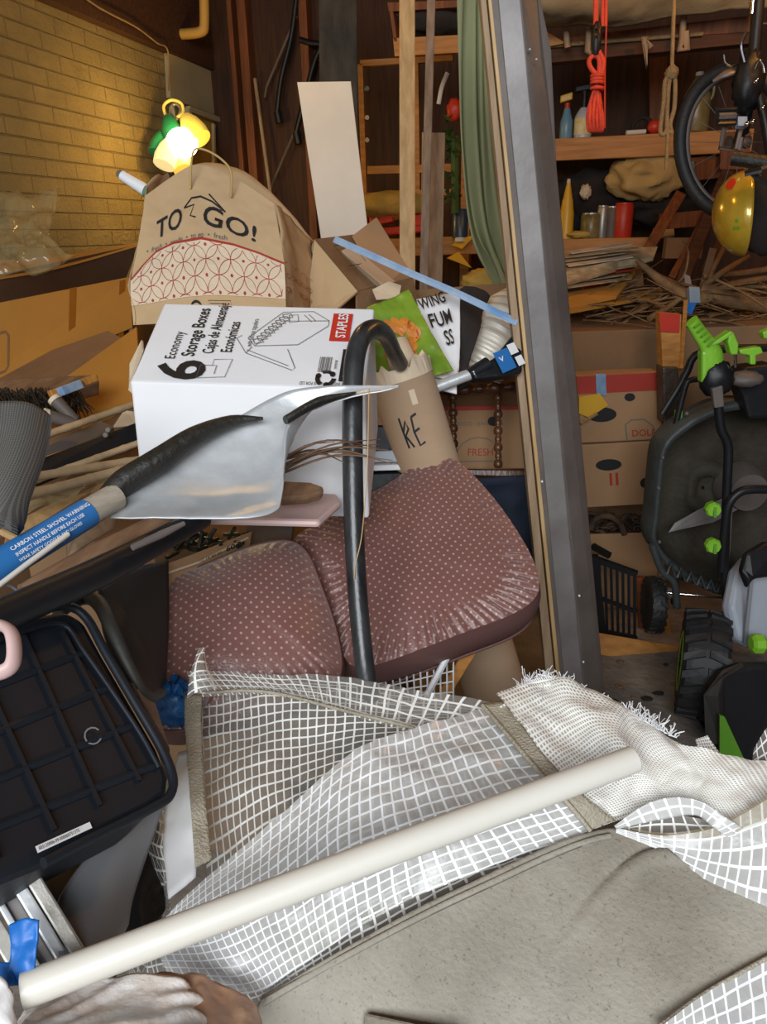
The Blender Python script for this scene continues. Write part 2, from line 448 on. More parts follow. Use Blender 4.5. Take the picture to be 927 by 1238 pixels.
M['foodgreen'] = mat('pouch_green', '8fa832', .35, vs=7, col2='5f7f2a', bump=.15, bs=16)
M['foodorange'] = mat('pouch_orange', 'd98a34', .5, vs=25, col2='b5651f', bump=.1)
M['silverduct'] = mat('duct', 'd3cbbd', .5, .25, var=.1, bump=.05)
M['brownwood'] = wood('handle_wood', '8a6a4f', '614732', .6, 1)
M['weathered'] = mat('weathered_handle', 'b0a797', .75, vs=3, col2='8e8474', stretch=(3, 3, 20), bump=.2)
M['print'] = mat('newsprint', 'c4b596', .8, vs=14, col2='8f7a58', bump=0)
M['bottleblue'] = mat('bottle_blue', '6d93a5', .35, var=.1, bump=0)
M['jug'] = mat('jug_plastic', '8a7a4e', .35, vs=12, col2='5d5530', bump=.1)
M['tin'] = mat('tin', 'a3a19a', .4, .6, var=.15, bump=0)
M['gold'] = mat('helmet_gold', 'd8b73f', .2, .25, vs=7, col2='b58f2a', bump=.1, bs=14, coat=.6)
M['lamp_g'] = mat('lamp_green', '2f9a66', .35, var=.1, bump=0)
M['lamp_y'] = mat('lamp_yellow', 'ecc85a', .4, var=.06, bump=0, emit=.35)
M['lamp_c'] = mat('lamp_cream', 'f0dc9a', .4, var=.06, bump=0, emit=.6)
M['lampon'] = mat('lamp_lit', 'ffe9b0', .4, var=.02, bump=0, emit=14)
M['cabinet'] = mat('cabinet_wood', 'd0a04a', .6, var=.15, vs=4)
M['clear'] = glassy('clear_bag', 'a8966c', .30, .1)
M['dots'] = dot_mat('dotted_fabric', '7c544e', 'b08f80', .0125, .0021)
M['maroon'] = mat('maroon_side', '6c4b46', .6, var=.12, vs=8, bump=.1, bs=200)
M['mesh_a'] = grid_mat('mesh_front', .0125, .0012, 'f6f8fa', 'd3d2ce', op=.66)
M['mesh_b'] = grid_mat('mesh_back', .0138, .0013, 'f2f1ec', 'b5b2aa', op=.36)
M['gauze'] = grid_mat('gauze', .0042, .0009, 'eeece6', 'd6d1c2', op=.42, film_rough=.9)
M['chairmesh'] = grid_mat('chair_mesh', .0019, .0004, '5a5752', '2b2a29', op=.92, film_rough=.6)
M['navyprint'] = mat('print_blue', '2a6fb0', .5, var=.1, bump=0)

def S_box(A, e1, e2): return lambda u, v: A + e1 * u + e2 * v

# ------------------------------------------------------------------ the room
def st(o): o['kind'] = 'structure'; return o
XL, YB, XR, ZC = -2.45, 5.0, 2.6, 3.3
st(mk('floor', hexa(Vec((XL - .1, -2.2, -.1)), Vec((XR - XL + .2, 0, 0)), Vec((0, YB + 2.3, 0)), Vec((0, 0, .1))), M['concrete']))
g = hexa(Vec((XL - .1, -2.2, 0)), Vec((.1, 0, 0)), Vec((0, YB + 2.2, 0)), Vec((0, 0, ZC)))
g = (g[0], g[1], [(p.y, p.z) for p in g[0]])
st(mk('wall_left', g, M['brick']))
st(mk('wall_back', hexa(Vec((XL - .1, YB, 0)), Vec((XR - XL + .2, 0, 0)), Vec((0, .1, 0)), Vec((0, 0, ZC))), M['darkpanel']))
st(mk('wall_right', hexa(Vec((XR, -2.2, 0)), Vec((.1, 0, 0)), Vec((0, YB + 2.2, 0)), Vec((0, 0, ZC))), M['darkpanel']))
st(mk('ceiling', hexa(Vec((XL - .1, -2.2, ZC)), Vec((XR - XL + .2, 0, 0)), Vec((0, YB + 2.3, 0)), Vec((0, 0, .08))), M['joist']))
# dark fascia board over the top of the brick
zb = PX(45, 0, XL).z
zb = (PX(45, 2, XL).z + PX(201, 65, XL).z) / 2
st(mk('trim_1', hexa(Vec((XL, 0, zb)), Vec((.06, 0, 0)), Vec((0, YB - .001, 0)), Vec((0, 0, ZC - zb - .001))), M['joist']))
for i, (x, w) in enumerate(((303, 11), (289, 6), (374, 10), (566, 12))):
    a = PY(x, 120, YB - .05); wm = w / FPX * dep(a)
    st(mk('trim_%d' % (i + 2), hexa(Vec((a.x - wm / 2, YB - .1, .01)), Vec((wm, 0, 0)), Vec((0, .099, 0)), Vec((0, 0, ZC - .012))), M['stud'] if i != 3 else M['shelfwood'], bev=.003))

# ------------------------------------------------------------------ left wall things
t = mk('electrical_cord', tube([PX(x, y, XL + .09) for x, y in ((90, -12), (118, 8), (140, 20), (165, 33), (190, 52), (203, 62))] + [PX(204, 110, XL + .06)], .005, 6, smoothn=5), M['rope'], smooth=True)
tag(t, 'thin tan cord running along the dark board above the brick wall', 'cord')
pz = [PY(x, y, 4.6) for x, y in ((196, 42), (225, 41), (243, 38), (247, 28), (246, -25))]
t = mk('drain_pipe', tube(pz, .028, 12, smoothn=4), M['cabinet'], smooth=True)
tag(t, 'bent tan drain pipe with an elbow below the ceiling', 'pipe')
q = [PX(203, 60, XL + .03), PX(268, 92, XL + .03), PX(270, 143, XL + .03), PX(206, 118, XL + .03)]
tag(mk('wall_panel', slab(q, .03, Vec((-1, 0, 0)) * 1.0) if False else slab(q, .028), M['beigeboard'], bev=.003), 'plain beige rectangular board hanging at the end of the brick wall', 'panel')
# small cabinet beside the lamp
t = thing('wall_cabinet', 'shallow yellow wooden wall cabinet lit up behind the lamp', 'cabinet', PX(245, 225, XL))
cb = [PX(222, 132, XL + .02), PX(277, 152, XL + .02), PX(281, 238, XL + .02), PX(222, 238, XL + .02)]
mk('panel', slab(cb, .018), M['cabinet'], t)
for a, b in ((0, 1), (1, 2), (2, 3), (3, 0)):
    mk('frame', tube([cb[a] + Vec((.03, 0, 0)), cb[b] + Vec((.03, 0, 0))], .022, 4), M['beigeboard'], t)
mk('divider', tube([PX(258, 150, XL + .05), PX(259, 236, XL + .05)], .014, 4), M['beigeboard'], t)

# multi-shade lamp
L0 = PX(214, 180, XL + .22)
t = thing('multi_shade_lamp', 'lit lamp with a cluster of green, yellow and cream shades by the brick wall', 'lamp', Vec((L0.x, L0.y, 0)))
s = dep(L0) / FPX
def pl(x, y, dd=0): return P(x, y, dep(L0) + dd)
mk('stem', tube([Vec((L0.x, L0.y, .02)), Vec((L0.x, L0.y, L0.z - .1)), pl(212, 150), pl(208, 128)], .012, 8), M['tin'], t, smooth=True)
mk('base', lathe([(0, .13), (.015, .13), (.03, .03)], Vec((L0.x, L0.y, .001)), UP, 20), M['tin'], t, smooth=False)
mk('arm', tube([pl(200, 140), pl(198, 128), pl(207, 121), pl(219, 125), pl(221, 136), pl(214, 142)], .008, 8, smoothn=4), M['lamp_y'], t, smooth=True)
mk('arm', tube([pl(206, 140), pl(206, 130), pl(213, 126), pl(218, 133), pl(212, 148)], .007, 8, smoothn=4), M['tin'], t, smooth=True)
def shade(x0, y0, x1, y1, r, m, nm='lamp_shade', dd=0, **k):
    a, b = pl(x0, y0, dd), pl(x1, y1, dd - .02); ax = b - a; l = ax.length
    mk(nm, lathe([(0, .25), (.06, .5), (.3, .82), (.65, 1), (1, .96)] and [(0, r * s * .25), (l * .1, r * s * .55), (l * .35, r * s * .85), (l * .7, r * s), (l, r * s * .92)], a, ax, 20), m, t, smooth=True, **k)
shade(203, 139, 210, 170, 12, M['lamp_g'], label='green lamp shade')
shade(222, 140, 243, 168, 14, M['lamp_y'], dd=-.02)
shade(200, 158, 190, 186, 12, M['lamp_g'], dd=.02, label='green lamp shade')
shade(208, 168, 198, 200, 14, M['lamp_c'], dd=-.03, label='cream lamp shade')
shade(212, 178, 222, 206, 13, M['lamp_y'], dd=.03)
mk('bulb', blob(pl(220, 173, -.05), 19 * s, 14 * s, 17 * s, 0), M['lampon'], t, smooth=True, label='glowing bulb')

# ------------------------------------------------------------------ big open carton on the left
t = thing('large_carton', 'large open orange-brown cardboard carton along the brick wall', 'box', V(80, 470, 2.6))
F0, F1 = V(-60, 378, 2.25), V(157, 335, 2.75)
F2, F3 = V(160, 396, 2.72), V(-60, 488, 2.2)
mk('front_panel', slab([F0, F1, F2, F3], .012), M['cardorange'], t)
bk = (F1 - F0).cross(UP).normalized(); bk = bk if bk.dot(HF) > 0 else -bk
B0, B1 = V(-60, 345, 2.75), V(172, 295, 3.3)
dn = Vec((0, 0, -.55))
mk('back_panel', slab([B0, B1, B1 + dn, B0 + dn], .012), mat('shaded_carton_inside', '49301c', .85, var=.2), t)  # shade inside the carton put into a darker brown colour
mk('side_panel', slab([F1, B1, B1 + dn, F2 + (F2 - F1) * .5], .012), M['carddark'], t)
mk('flap', surf(coons([V(-60, 318, 3.0), V(60, 312, 3.15), V(172, 293, 3.45)], [B0, V(60, 326, 3.0), B1], [V(-60, 318, 3.0), B0], [V(172, 293, 3.45), B1]), 20, 4), M['cardorange'], t, solid=.008)
S = S_box(F0, F1 - F0, F3 - F0)
mk('packing_tape', join(fillq(S, rectq(.62, -.01, .66, 1.0), .002), fillq(S, rectq(.93, .02, .97, .8), .002)), mat('brown_tape', '9c6220', .3, var=.1, bump=0), t)
mk('hand_hole', stroke(S, [(.16, .35), (.27, .34), (.285, .4), (.285, .75), (.27, .8), (.16, .82)], .03, 3, .002), M['carddark'], t)
lc = V(-60, 500, 2.25)
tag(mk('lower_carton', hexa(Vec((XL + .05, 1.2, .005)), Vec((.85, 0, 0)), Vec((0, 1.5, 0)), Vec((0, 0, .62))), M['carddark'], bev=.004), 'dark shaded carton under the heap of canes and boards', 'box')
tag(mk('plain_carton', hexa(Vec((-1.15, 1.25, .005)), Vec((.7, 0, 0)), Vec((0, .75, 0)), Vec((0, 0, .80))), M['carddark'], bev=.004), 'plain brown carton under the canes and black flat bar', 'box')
# clear bag on it
def S_bag(u, v):
    return coons_bag(u, v)
coons_bag = coons([P(-40, 238, 2.5), P(10, 233, 2.45), P(35, 240, 2.45), P(74, 240, 2.5)], [P(-40, 345, 2.3), P(20, 330, 2.3), P(50, 325, 2.3), P(90, 308, 2.35)], [P(-40, 238, 2.5), P(-45, 300, 2.3), P(-40, 345, 2.3)], [P(74, 240, 2.5), P(60, 280, 2.35), P(65, 297, 2.3), P(90, 308, 2.35)])
t = mk('clear_plastic_bag', surf(S_bag, 50, 40, crumple(.05, 7, 3)), M['clear'], smooth=True, solid=.002)
tag(t, 'crumpled clear plastic bag lying on the big orange carton', 'bag')
# brown cardboard lying below
tag(mk('cardboard_sheet', slab([P(60, 470, 2.1), P(165, 395, 2.3), P(170, 480, 2.0), P(100, 520, 1.9)], .01), M['cardorange']), 'tilted sheet of tan cardboard left of the white carton', 'cardboard')
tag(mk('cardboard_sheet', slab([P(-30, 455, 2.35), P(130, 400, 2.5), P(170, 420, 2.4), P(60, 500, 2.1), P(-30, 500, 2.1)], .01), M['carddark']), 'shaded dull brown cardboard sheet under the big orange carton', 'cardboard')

# ------------------------------------------------------------------ TO GO bag
t = thing('takeout_bag', 'brown paper takeout bag with red circle pattern and TO GO lettering', 'bag', P(260, 380, 1.62))
fl = [P(176, 236, 1.58), P(168, 290, 1.56), P(158, 340, 1.54), P(160, 392, 1.52)]
fr = [P(331, 246, 1.60), P(338, 285, 1.58), P(344, 325, 1.56), P(346, 392, 1.54)]
ft = [fl[0], P(207, 214, 1.60), P(240, 198, 1.61), P(285, 216, 1.61), fr[0]]
fb = [fl[-1], P(250, 390, 1.52), fr[-1]]
SB0 = coons(ft, fb, fl, fr); cr0 = crumple(.006, 9, 1)
def SB(u, v):
    p = SB0(u, v); return p - FW * cr0(u, v, p)
mk('front_panel', surf(SB, 80, 60), M['kraft'], t, smooth=True)
sr = [P(380, 292, 1.78), P(380, 330, 1.76), P(374, 392, 1.72)]
SS = coons([fr[0], P(350, 262, 1.68), sr[0]], [fr[-1], sr[-1]], fr, sr)
mk('side_panel', surf(SS, 14, 24, crumple(.01, 9, 5)), M['kraft'], t, smooth=True, solid=.001)
sl = [P(200, 226, 1.74), P(185, 300, 1.72), P(170, 392, 1.7)]
mk('side_panel', surf(coons([fl[0], P(190, 210, 1.64), sl[0]], [fl[-1], sl[-1]], fl, sl), 10, 20, crumple(.01, 9, 6)), M['kraft'], t, smooth=True, solid=.001)
mk('back_panel', surf(coons([sl[0], P(245, 196, 1.78), P(310, 215, 1.8), sr[0]], [sl[-1], sr[-1]], sl, sr), 20, 20, crumple(.01, 9, 7)), M['kraft'], t, smooth=True, solid=.001)
mk('handle', rod([(230, 228, 1.595), (231, 200, 1.57), (235, 181, 1.56), (250, 182, 1.56), (268, 193, 1.57), (279, 208, 1.57), (279, 238, 1.59)], 1.4, 6, 5), M['cloth'], t, smooth=True)
pap = onS
mk('lettering', join(text(SB, 'TO', .15, .41, .20, .08, .95, 1.25, .01, .003), text(SB, 'GO!', .50, .42, .21, -.16, 1.15, 1.25, .01, .003),
   stroke(SB, [(.37, .27), (.43, .22), (.50, .22), (.58, .25), (.66, .30)], .014, 1.25), stroke(SB, [(.37, .27), (.45, .27), (.42, .34), (.46, .36)], .012, 1.25),
   stroke(SB, [(.56, .20), (.66, .30), (.58, .29)], .014, 1.25)), M['black'], t)
mk('small_lettering', text(SB, '•  fresh  •  ready  •  to go  •  fresh', .09, .495, .055, -.04, .95, 1.25, 0, .003), M['inkgrey'], t)
bw = [(0, .66), (.08, .58), (.17, .515), (.3, .50), (.5, .525), (.7, .55), (.85, .58), (1, .63)]
mk('red_band', stroke(SB, [(b[0], b[1]) for b in bw], .016, 1.25, .0036), M['red'], t)
mk('circle_pattern_field', join(*[fillq(SB, [bw[i], bw[i + 1], (bw[i + 1][0], .86), (bw[i][0], .86)], .002, 6) for i in range(7)]), M['kraftlight'], t)
cg = []
def band_v(u):
    for i in range(7):
        if bw[i][0] <= u <= bw[i + 1][0]:
            k = (u - bw[i][0]) / (bw[i + 1][0] - bw[i][0]); return bw[i][1] * (1 - k) + bw[i + 1][1] * k
    return 9
for j in range(-1, 6):
    for i in range(-1, 8):
        cu, cv = i * .15 + (j % 2) * .075, .47 + j * .094; seg = []
        for a_ in range(29):
            u, v = cu + .075 * math.cos(a_ * math.pi / 14), cv + .094 * math.sin(a_ * math.pi / 14)
            ok = .012 < u < .988 and band_v(u) + .01 < v < .86
            if ok: seg.append((u, v))
            if (not ok or a_ == 28):
                if len(seg) > 1: cg.append(stroke(SB, seg, .0035, 1.25, .0034))
                seg = []
        if .03 < cu < .97 and band_v(cu) + .02 < cv < .85: cg.append(ell(SB, cu, cv, .008, .010, .0036))
mk('circle_pattern', join(*cg), M['red'], t)
cg = []
for i in range(0, 5):
    for j in range(3):
        cu, cv = .1 + i * .2, .66 + j * .09
        cg.append(stroke(SS, [(cu + .14 * math.cos(a * math.pi / 8), cv + .06 * math.sin(a * math.pi / 8)) for a in range(16) if 0 < cu + .14 * math.cos(a * math.pi / 8) < 1], .004, 1, .0016))
mk('circle_pattern', join(*cg), M['red'], t)
mk('recycling_mark', join(stroke(SB, [(.44 + .03 * math.cos(a * math.pi / 8), .915 + .028 * math.sin(a * math.pi / 8)) for a in range(16)], .014, 1.25, .0018, True),
   stroke(SB, [(.52, .885), (.66, .885), (.66, .945), (.52, .945)], .003, 1.25, .0018, True), stroke(SB, [(.53, .9), (.62, .9)], .004, 1.25), stroke(SB, [(.53, .92), (.62, .92)], .004, 1.25)), M['black'], t)
# things poking out of the bag
t = thing('rolled_umbrella', 'white and green rolled item sticking out left of the takeout bag', 'umbrella', P(162, 225, 1.7))
mk('sleeve', rod([(147, 212, 1.68), (176, 230, 1.68)], [6, 7.5], 12), M['white'], t, smooth=True)
mk('band', rod([(176, 230, 1.68), (186, 237, 1.69)], [7.5, 8], 12), M['lamp_g'], t, smooth=True)
mk('tip', rod([(142, 209, 1.68), (147, 212, 1.68)], [3.5, 6], 12), M['tin'], t, smooth=True)
tag(mk('folded_flap', slab([P(185, 240, 1.66), P(192, 216, 1.66), P(203, 208, 1.68), P(208, 222, 1.68)], .003), M['carddark']), 'folded dark cardboard scrap at the top left corner of takeout bag', 'cardboard')
# ------------------------------------------------------------------ back wall, left half
def saw(nm, lab, ps, blade):
    t = thing(nm, lab, 'tool', PY(*ps[0], YB - .12))
    mk('frame', tube([PY(x, y, YB - .1) for x, y in ps], .017, 8, smoothn=4), M['blackp'], t, smooth=True)
    mk('blade', tube([PY(x, y, YB - .1) for x, y in blade], .007, 6), M['steeldark'], t)
    mk('handle', tube([PY(*ps[-1], YB - .11), PY(ps[-1][0] + 3, ps[-1][1] + 14, YB - .11)], .025, 8), M['blackp'], t, smooth=True)
saw('bow_saw', 'black bow saw hanging on the back wall left of the white board', [(358, 0), (352, 45), (340, 95), (335, 135)], [(358, 20), (322, 105), (320, 118)])
saw('hand_tool', 'long black tool hanging lowest on the dark back wall', [(362, 48), (375, 52), (388, 55), (380, 75), (368, 120), (358, 160)], [(360, 150), (345, 185), (330, 220), (326, 232)])
tag(mk('metal_rod', tube([PY(308, 95, YB - .12), PY(366, 525, YB - .35)], .012, 8), M['oldwood'], smooth=True), 'thin pale stick leaning on the back wall beside the reddish studs', 'stick')
tag(mk('dark_post', board(408, -30, 3.4, 415, 690, 3.85, 46, .1), M['darkpost'], bev=.004), 'dark stained square post behind the white board', 'post')
tag(mk('white_board', slab([P(359, 99, 2.7), P(424, 98, 2.7), P(500, 760, 2.85), P(460, 760, 2.85)], .02), M['whiteboard'], bev=.002), 'long white painted board leaning against the dark post', 'board')
t = thing('wooden_rack', 'orange lit open wooden frame standing behind the pale upright board', 'frame', PY(470, 280, 4.4))
f = lambda x, y: PY(x, y, 4.35)
for a, b, r in (((436, 78), (443, 300), .02), ((436, 77), (548, 70), .02), ((445, 206), (548, 203), .028), ((443, 237), (548, 232), .022), ((503, 75), (506, 290), .018)):
    mk('rail', tube([f(*a), f(*b)], r, 4), M['shelfwood'], t)
for y in (108, 143, 170): mk('hook', lathe([(0, .012), (.02, .009), (.03, .012)], f(442, y), Vec((.6, -1, 0)), 8), M['tin'], t)
t = thing('overhead_shelf', 'short overhead wooden shelf box above the leaning boards', 'shelf', PY(515, 60, 3.6))
f = lambda x, y, Y=3.6: PY(x, y, Y)
mk('front_board', slab([f(475, 46), f(562, 42), f(562, 63), f(477, 68)], .04), M['shelfwood'], t)
mk('top_board', slab([f(468, 3), f(562, 0), f(562, 8), f(470, 14)], .04), M['stud'], t)
mk('bracket', slab([f(471, 14), f(475, 14), f(480, 50), f(476, 50)], .3), M['stud'], t)
tag(mk('black_bag', blob(f(528, 27, 3.75), .18, .12, .055, .25, 4, 2), M['darkcloth'], smooth=True), 'dark folded bundle inside the overhead shelf box', 'bag')
# tall leaning boards
tag(mk('upright_board', board(492, -30, 2.45, 493, 780, 2.75, 19, .035), M['pine'], bev=.003), 'tall pale pine board standing left of the grey strip', 'board')
tag(mk('upright_strip', board(522, -30, 2.4, 500, 795, 2.68, 10, .03, 11), M['greywood'], bev=.003), 'tall narrow grey wooden strip between two pale boards', 'board')
tag(mk('short_board', board(527, 160, 2.62, 511, 740, 2.9, 22, .03, 32), M['oldwood'], bev=.003), 'shorter tan board ending midway, right of the grey strip', 'board')
tag(mk('short_stick', board(512, 160, 2.66, 510, 340, 2.72, 4, .02), M['pine']), 'thin pale stick behind the tall grey strip', 'stick')
# background goods between boards
tag(mk('yellow_sack', blob(PY(475, 248, 4.25), .22, .1, .07, .2, 3, 5), M['yellowcloth'], smooth=True), 'yellowish rolled sack on the back shelf beside white board', 'sack')
for x, y, r, lab in ((462, 266, .05, 'small red packet left of the pale upright board'), (508, 272, .07, 'larger red packet right of the pale upright board')):
    c = PY(x, y, 4.2); tag(mk('red_packet', orthbox if False else hexa(c - Vec((r * 1.4, 0, r * .6)), Vec((r * 2.6, 0, .02)), Vec((0, .1, 0)), Vec((-.01, 0, r * 1.2))), M['orange'], bev=.008), lab, 'packet')
tag(mk('red_tray', hexa(PY(452, 286, 4.15), Vec((.36, 0, .02)), Vec((0, .12, 0)), Vec((0, 0, .04))), M['redp'], bev=.01), 'flat red tray low behind the pale upright board', 'tray')
sb = [PY(440, 290, 4.1), PY(600, 284, 4.1)]
tag(mk('back_shelf', hexa(sb[0] + Vec((0, 0, -.09)), sb[1] - sb[0], Vec((0, .5, 0)), Vec((0, 0, .09))), M['shelfwood'], bev=.004), 'orange lit shelf edge behind the green curtain', 'shelf')
t = thing('spray_can', 'dark blue can with a white cap beside the green curtain', 'can', PY(556, 290, 4.05))
mk('body', lathe([(0, .04), (.13, .04), (.14, .03)], PY(556, 288, 4.05), UP, 16), mat('can_blue', '2c4254', .35, var=.1, bump=0), t, smooth=True)
mk('cap', lathe([(0, .028), (.02, .024)], PY(556, 292, 4.0), UP, 12), M['whiteboard'], t)
t = thing('green_wreath', 'dark green foliage bunch hanging beside the green curtain', 'plant', PY(548, 200, 4.0))
random.seed(3)
gl = []
for i in range(70):
    c = PY(546 + random.gauss(0, 5), 170 + random.gauss(0, 12) if i < 45 else 200 + random.random() * 50, 4.0 + random.gauss(0, .03)); d = Vec((random.gauss(0, 1), random.gauss(0, 1), random.gauss(0, 1))).normalized() * .05
    w = d.orthogonal().normalized() * .012; gl.append(([c, c + d * .5 + w, c + d, c + d * .5 - w], [(0, 1, 2, 3)]))
mk('leaves', join(*gl), mat('foliage', '3e5a22', .6, var=.4, bump=0), t)
mk('stem', tube([PY(549, 165, 4.0), PY(550, 258, 4.0)], .02, 6), mat('foliage_stem', '46612a', .7, bump=0), t)
tag(mk('red_hat', blob(PY(549, 133, 4.0), .035, .03, .05, .2), M['redp'], smooth=True), 'small red hat hanging above the dark green foliage', 'hat')
tag(mk('curved_strip', tube([PY(541, 88, 4.1), PY(534, 105, 4.1), PY(530, 126, 4.1)], .012, 6, smoothn=3), M['whiteboard'], smooth=True), 'short curved white strip behind the grey wooden strip', 'strip')
for i, (x, y, a) in enumerate(((545, 296, .3), (540, 312, -.4))):
    c = PY(x, y, 4.0)
    tag(mk('yellow_leaf', slab([c, c + Vec((.06, 0, .03)), c + Vec((.13, 0, .05 * (1 - 2 * i))), c + Vec((.06, -.02, -.02))], .003), M['yellow']), ('upper', 'lower')[i] + ' of two yellow leaf shapes by the shelf edge', 'leaf')
tag(mk('cloth_bundle', blob(V(595, 340, 2.7), .11, .08, .045, .3, 4, 8), M['yellowcloth'], smooth=True), 'crumpled yellow cloth below the green curtain', 'cloth')
# green curtain
SC = coons([V(551, -30, 2.15), V(575, -30, 2.2), V(600, -30, 2.15), V(625, -30, 2.2)], [V(606, 345, 2.15), V(615, 347, 2.12), V(622, 347, 2.15), V(632, 348, 2.2)],
           [V(551, -30, 2.15), V(551, 80, 2.15), V(556, 190, 2.13), V(570, 290, 2.12), V(606, 345, 2.15)], [V(625, -30, 2.2), V(632, 160, 2.2), V(632, 348, 2.2)])
tag(mk('green_curtain', surf(SC, 60, 40, lambda u, v, p: .022 * math.sin(u * 26 + 1.5 * math.sin(v * 3)) * (.5 + v * .5)), M['curtain'], smooth=True, solid=.003), 'hanging sage green curtain beside the tall steel panel', 'curtain')

# ------------------------------------------------------------------ tall steel door panel
t = thing('steel_door', 'tall dented grey steel door leaf with wooden edge standing upright', 'door', V(700, 870, 1.62))
H = 1.6
def vs(x, y, h=H): return V(x, y, h)
def ystrip(xa, xb, ya, xc, xd, yb, h, th, h2=None):
    k_ = (957 - ya) / (yb - ya); xc, xd, yb = xa + (xc - xa) * k_, xb + (xd - xb) * k_, 957
    h2 = h2 or h
    return slab([V(xa, ya, h), V(xb, ya, h), V(xd, yb, h2), V(xc, yb, h2)], th)
mk('wood_edge', ystrip(578, 585, -30, 668, 679, 900, 1.60, .03), M['oldwood'], t, bev=.002)
mk('wood_edge', ystrip(587, 592, -30, 681, 686, 900, 1.60, .03), M['pine'], t, bev=.002)
mk('steel_face', ystrip(592, 628, -30, 686, 712, 900, 1.605, .03), M['steel'], t, bev=.004)
mk('lip', ystrip(590, 600, -30, 685, 690, 900, 1.60, .03), M['steeldark'], t, bev=.002)
mk('channel', slab([V(628, -30, 1.61), V(648, -30, 1.66), V(668, 60, 1.66), V(674, 200, 1.66), V(742, 950, 1.66), V(717, 957, 1.61)], .04), M['steeldark'], t, bev=.006)
mk('slot', slab([V(672, 408, 1.64), V(682, 410, 1.64), V(687, 455, 1.64), V(678, 457, 1.64)], .01), M['steel'], t, bev=.003)
for x, y in ((640, 60), (648, 72), (655, 582), (700, 720), (705, 800), (690, 650)):
    mk('screw_head', lathe([(0, .003), (.003, .002)], V(x, y, 1.6), -HF, 8), M['white'] if x in (655, 700, 705) else M['steel'], t)
tag(mk('blue_strip', slab([V(601, 225, 1.9), V(606, 225, 1.9), V(615, 310, 1.9), V(609, 310, 1.9)], .01), mat('deep_blue', '2a4a72', .6)), 'narrow dark blue strip between curtain and steel door', 'strip')

# ------------------------------------------------------------------ cardboard boxes behind white carton
t = thing('cardboard_box', 'opened brown cardboard box between takeout bag and pale upright board', 'box', P(440, 400, 1.9))
A, e1, e2, e3 = orth(P(380, 290, 1.75), P(470, 350, 1.8), P(415, 270, 2.1), .2)
mk('left_flap', slab([P(380, 290, 1.75), P(432, 352, 1.7), P(405, 375, 1.7), P(370, 375, 1.74)], .006), M['kraft'], t)
mk('top_flap', slab([P(380, 289, 1.76), P(432, 283, 1.95), P(475, 340, 1.85), P(432, 352, 1.71)], .006), M['carddark'], t)
mk('front_panel', slab([P(432, 353, 1.71), P(500, 335, 1.85), P(510, 400, 1.9), P(432, 410, 1.75)], .006), M['carddark'], t)
mk('back_panel', slab([P(380, 300, 1.9), P(500, 330, 1.95), P(500, 420, 1.95), P(380, 400, 1.9)], .006), M['carddark'], t)
S = S_box(P(395, 294, 1.735), P(432, 290, 1.9) - P(395, 294, 1.735), P(432, 344, 1.705) - P(395, 294, 1.735))
mk('print_outline', stroke(S, [(.1, .1), (.7, .1), (.7, .6), (.1, .6)], .02, 1, .004, True), M['black'], t)
tag(mk('small_cardboard_box', hexa(P(455, 262, 1.95), P(492, 322, 1.9) - P(455, 262, 1.95), P(425, 285, 1.88) - P(455, 262, 1.95), Vec((.02, .03, -.07))), M['card'], bev=.002), 'small closed brown box lying tilted on the opened cardboard box', 'box')
tag(mk('shipping_box', hexa(P(424, 296, 1.88), P(478, 340, 1.82) - P(424, 296, 1.88), P(412, 303, 1.8) - P(424, 296, 1.88), Vec((.02, .03, -.05))), M['kraftlight'], bev=.002), 'slim box with pale label beside the small closed brown box', 'box')
tag(mk('torn_paper', slab([P(450, 350, 1.68), P(470, 340, 1.7), P(485, 345, 1.7), P(482, 360, 1.68), P(455, 362, 1.66)], .002), M['kraftlight']), 'scrap of torn tan paper above the green pouch', 'paper')
tag(mk('barrier_tape', tube([P(404, 289, 1.62), P(440, 305, 1.6), P(500, 332, 1.58), P(560, 358, 1.56), P(625, 390, 1.56)], .0075, 4, smoothn=4, flat=.12, nrm=(CU + CR * .45)), M['tapeblue'], smooth=False), 'long strip of blue and white tape stretched across the boxes', 'tape')
tag(mk('brown_carton', slab([P(485, 352, 1.98), P(640, 340, 2.0), P(645, 470, 1.9), P(490, 470, 1.9)], .12), M['carddark']), 'plain dark brown carton behind the lettered white sack', 'box')

# food pouch
t = thing('food_pouch', 'shiny green pouch with orange picture behind the cardboard tube', 'pouch', P(490, 440, 1.52))
SF0 = coons([P(443, 372, 1.56), P(470, 362, 1.57), P(494, 350, 1.58)], [P(448, 470, 1.50), P(505, 460, 1.51), P(548, 448, 1.53)], [P(443, 372, 1.56), P(444, 430, 1.53), P(448, 470, 1.50)], [P(494, 350, 1.58), P(520, 400, 1.55), P(548, 448, 1.53)])
crf = crumple(.010, 12, 2)
def SF(u, v):
    p = SF0(u, v); return p - FW * crf(u, v, p)
mk('pouch_front', surf(SF, 40, 40), M['foodgreen'], t, smooth=True, solid=.004)
random.seed(14); pc = [(.22 + .55 * random.random(), .28 + .42 * random.random()) for _ in range(26)]
mk('picture', join(*[ell(SF, u_, v_, .05 + .09 * random.random(), .04 + .06 * random.random(), .003 + k * .0002, random.random() * 3) for k, (u_, v_) in enumerate(pc)]), M['foodorange'], t)
mk('picture_shading', join(*[ell(SF, u_ + .03, v_ + .02, .015 + .03 * random.random(), .012, .009, random.random() * 3) for u_, v_ in pc[::2]]), mat('picture_brown', 'a2541c', .6, bump=0), t)
mk('bottom_label', slab([P(500, 463, 1.57), P(538, 442, 1.59), P(552, 455, 1.59), P(552, 476, 1.57)], .003), M['white'], t)
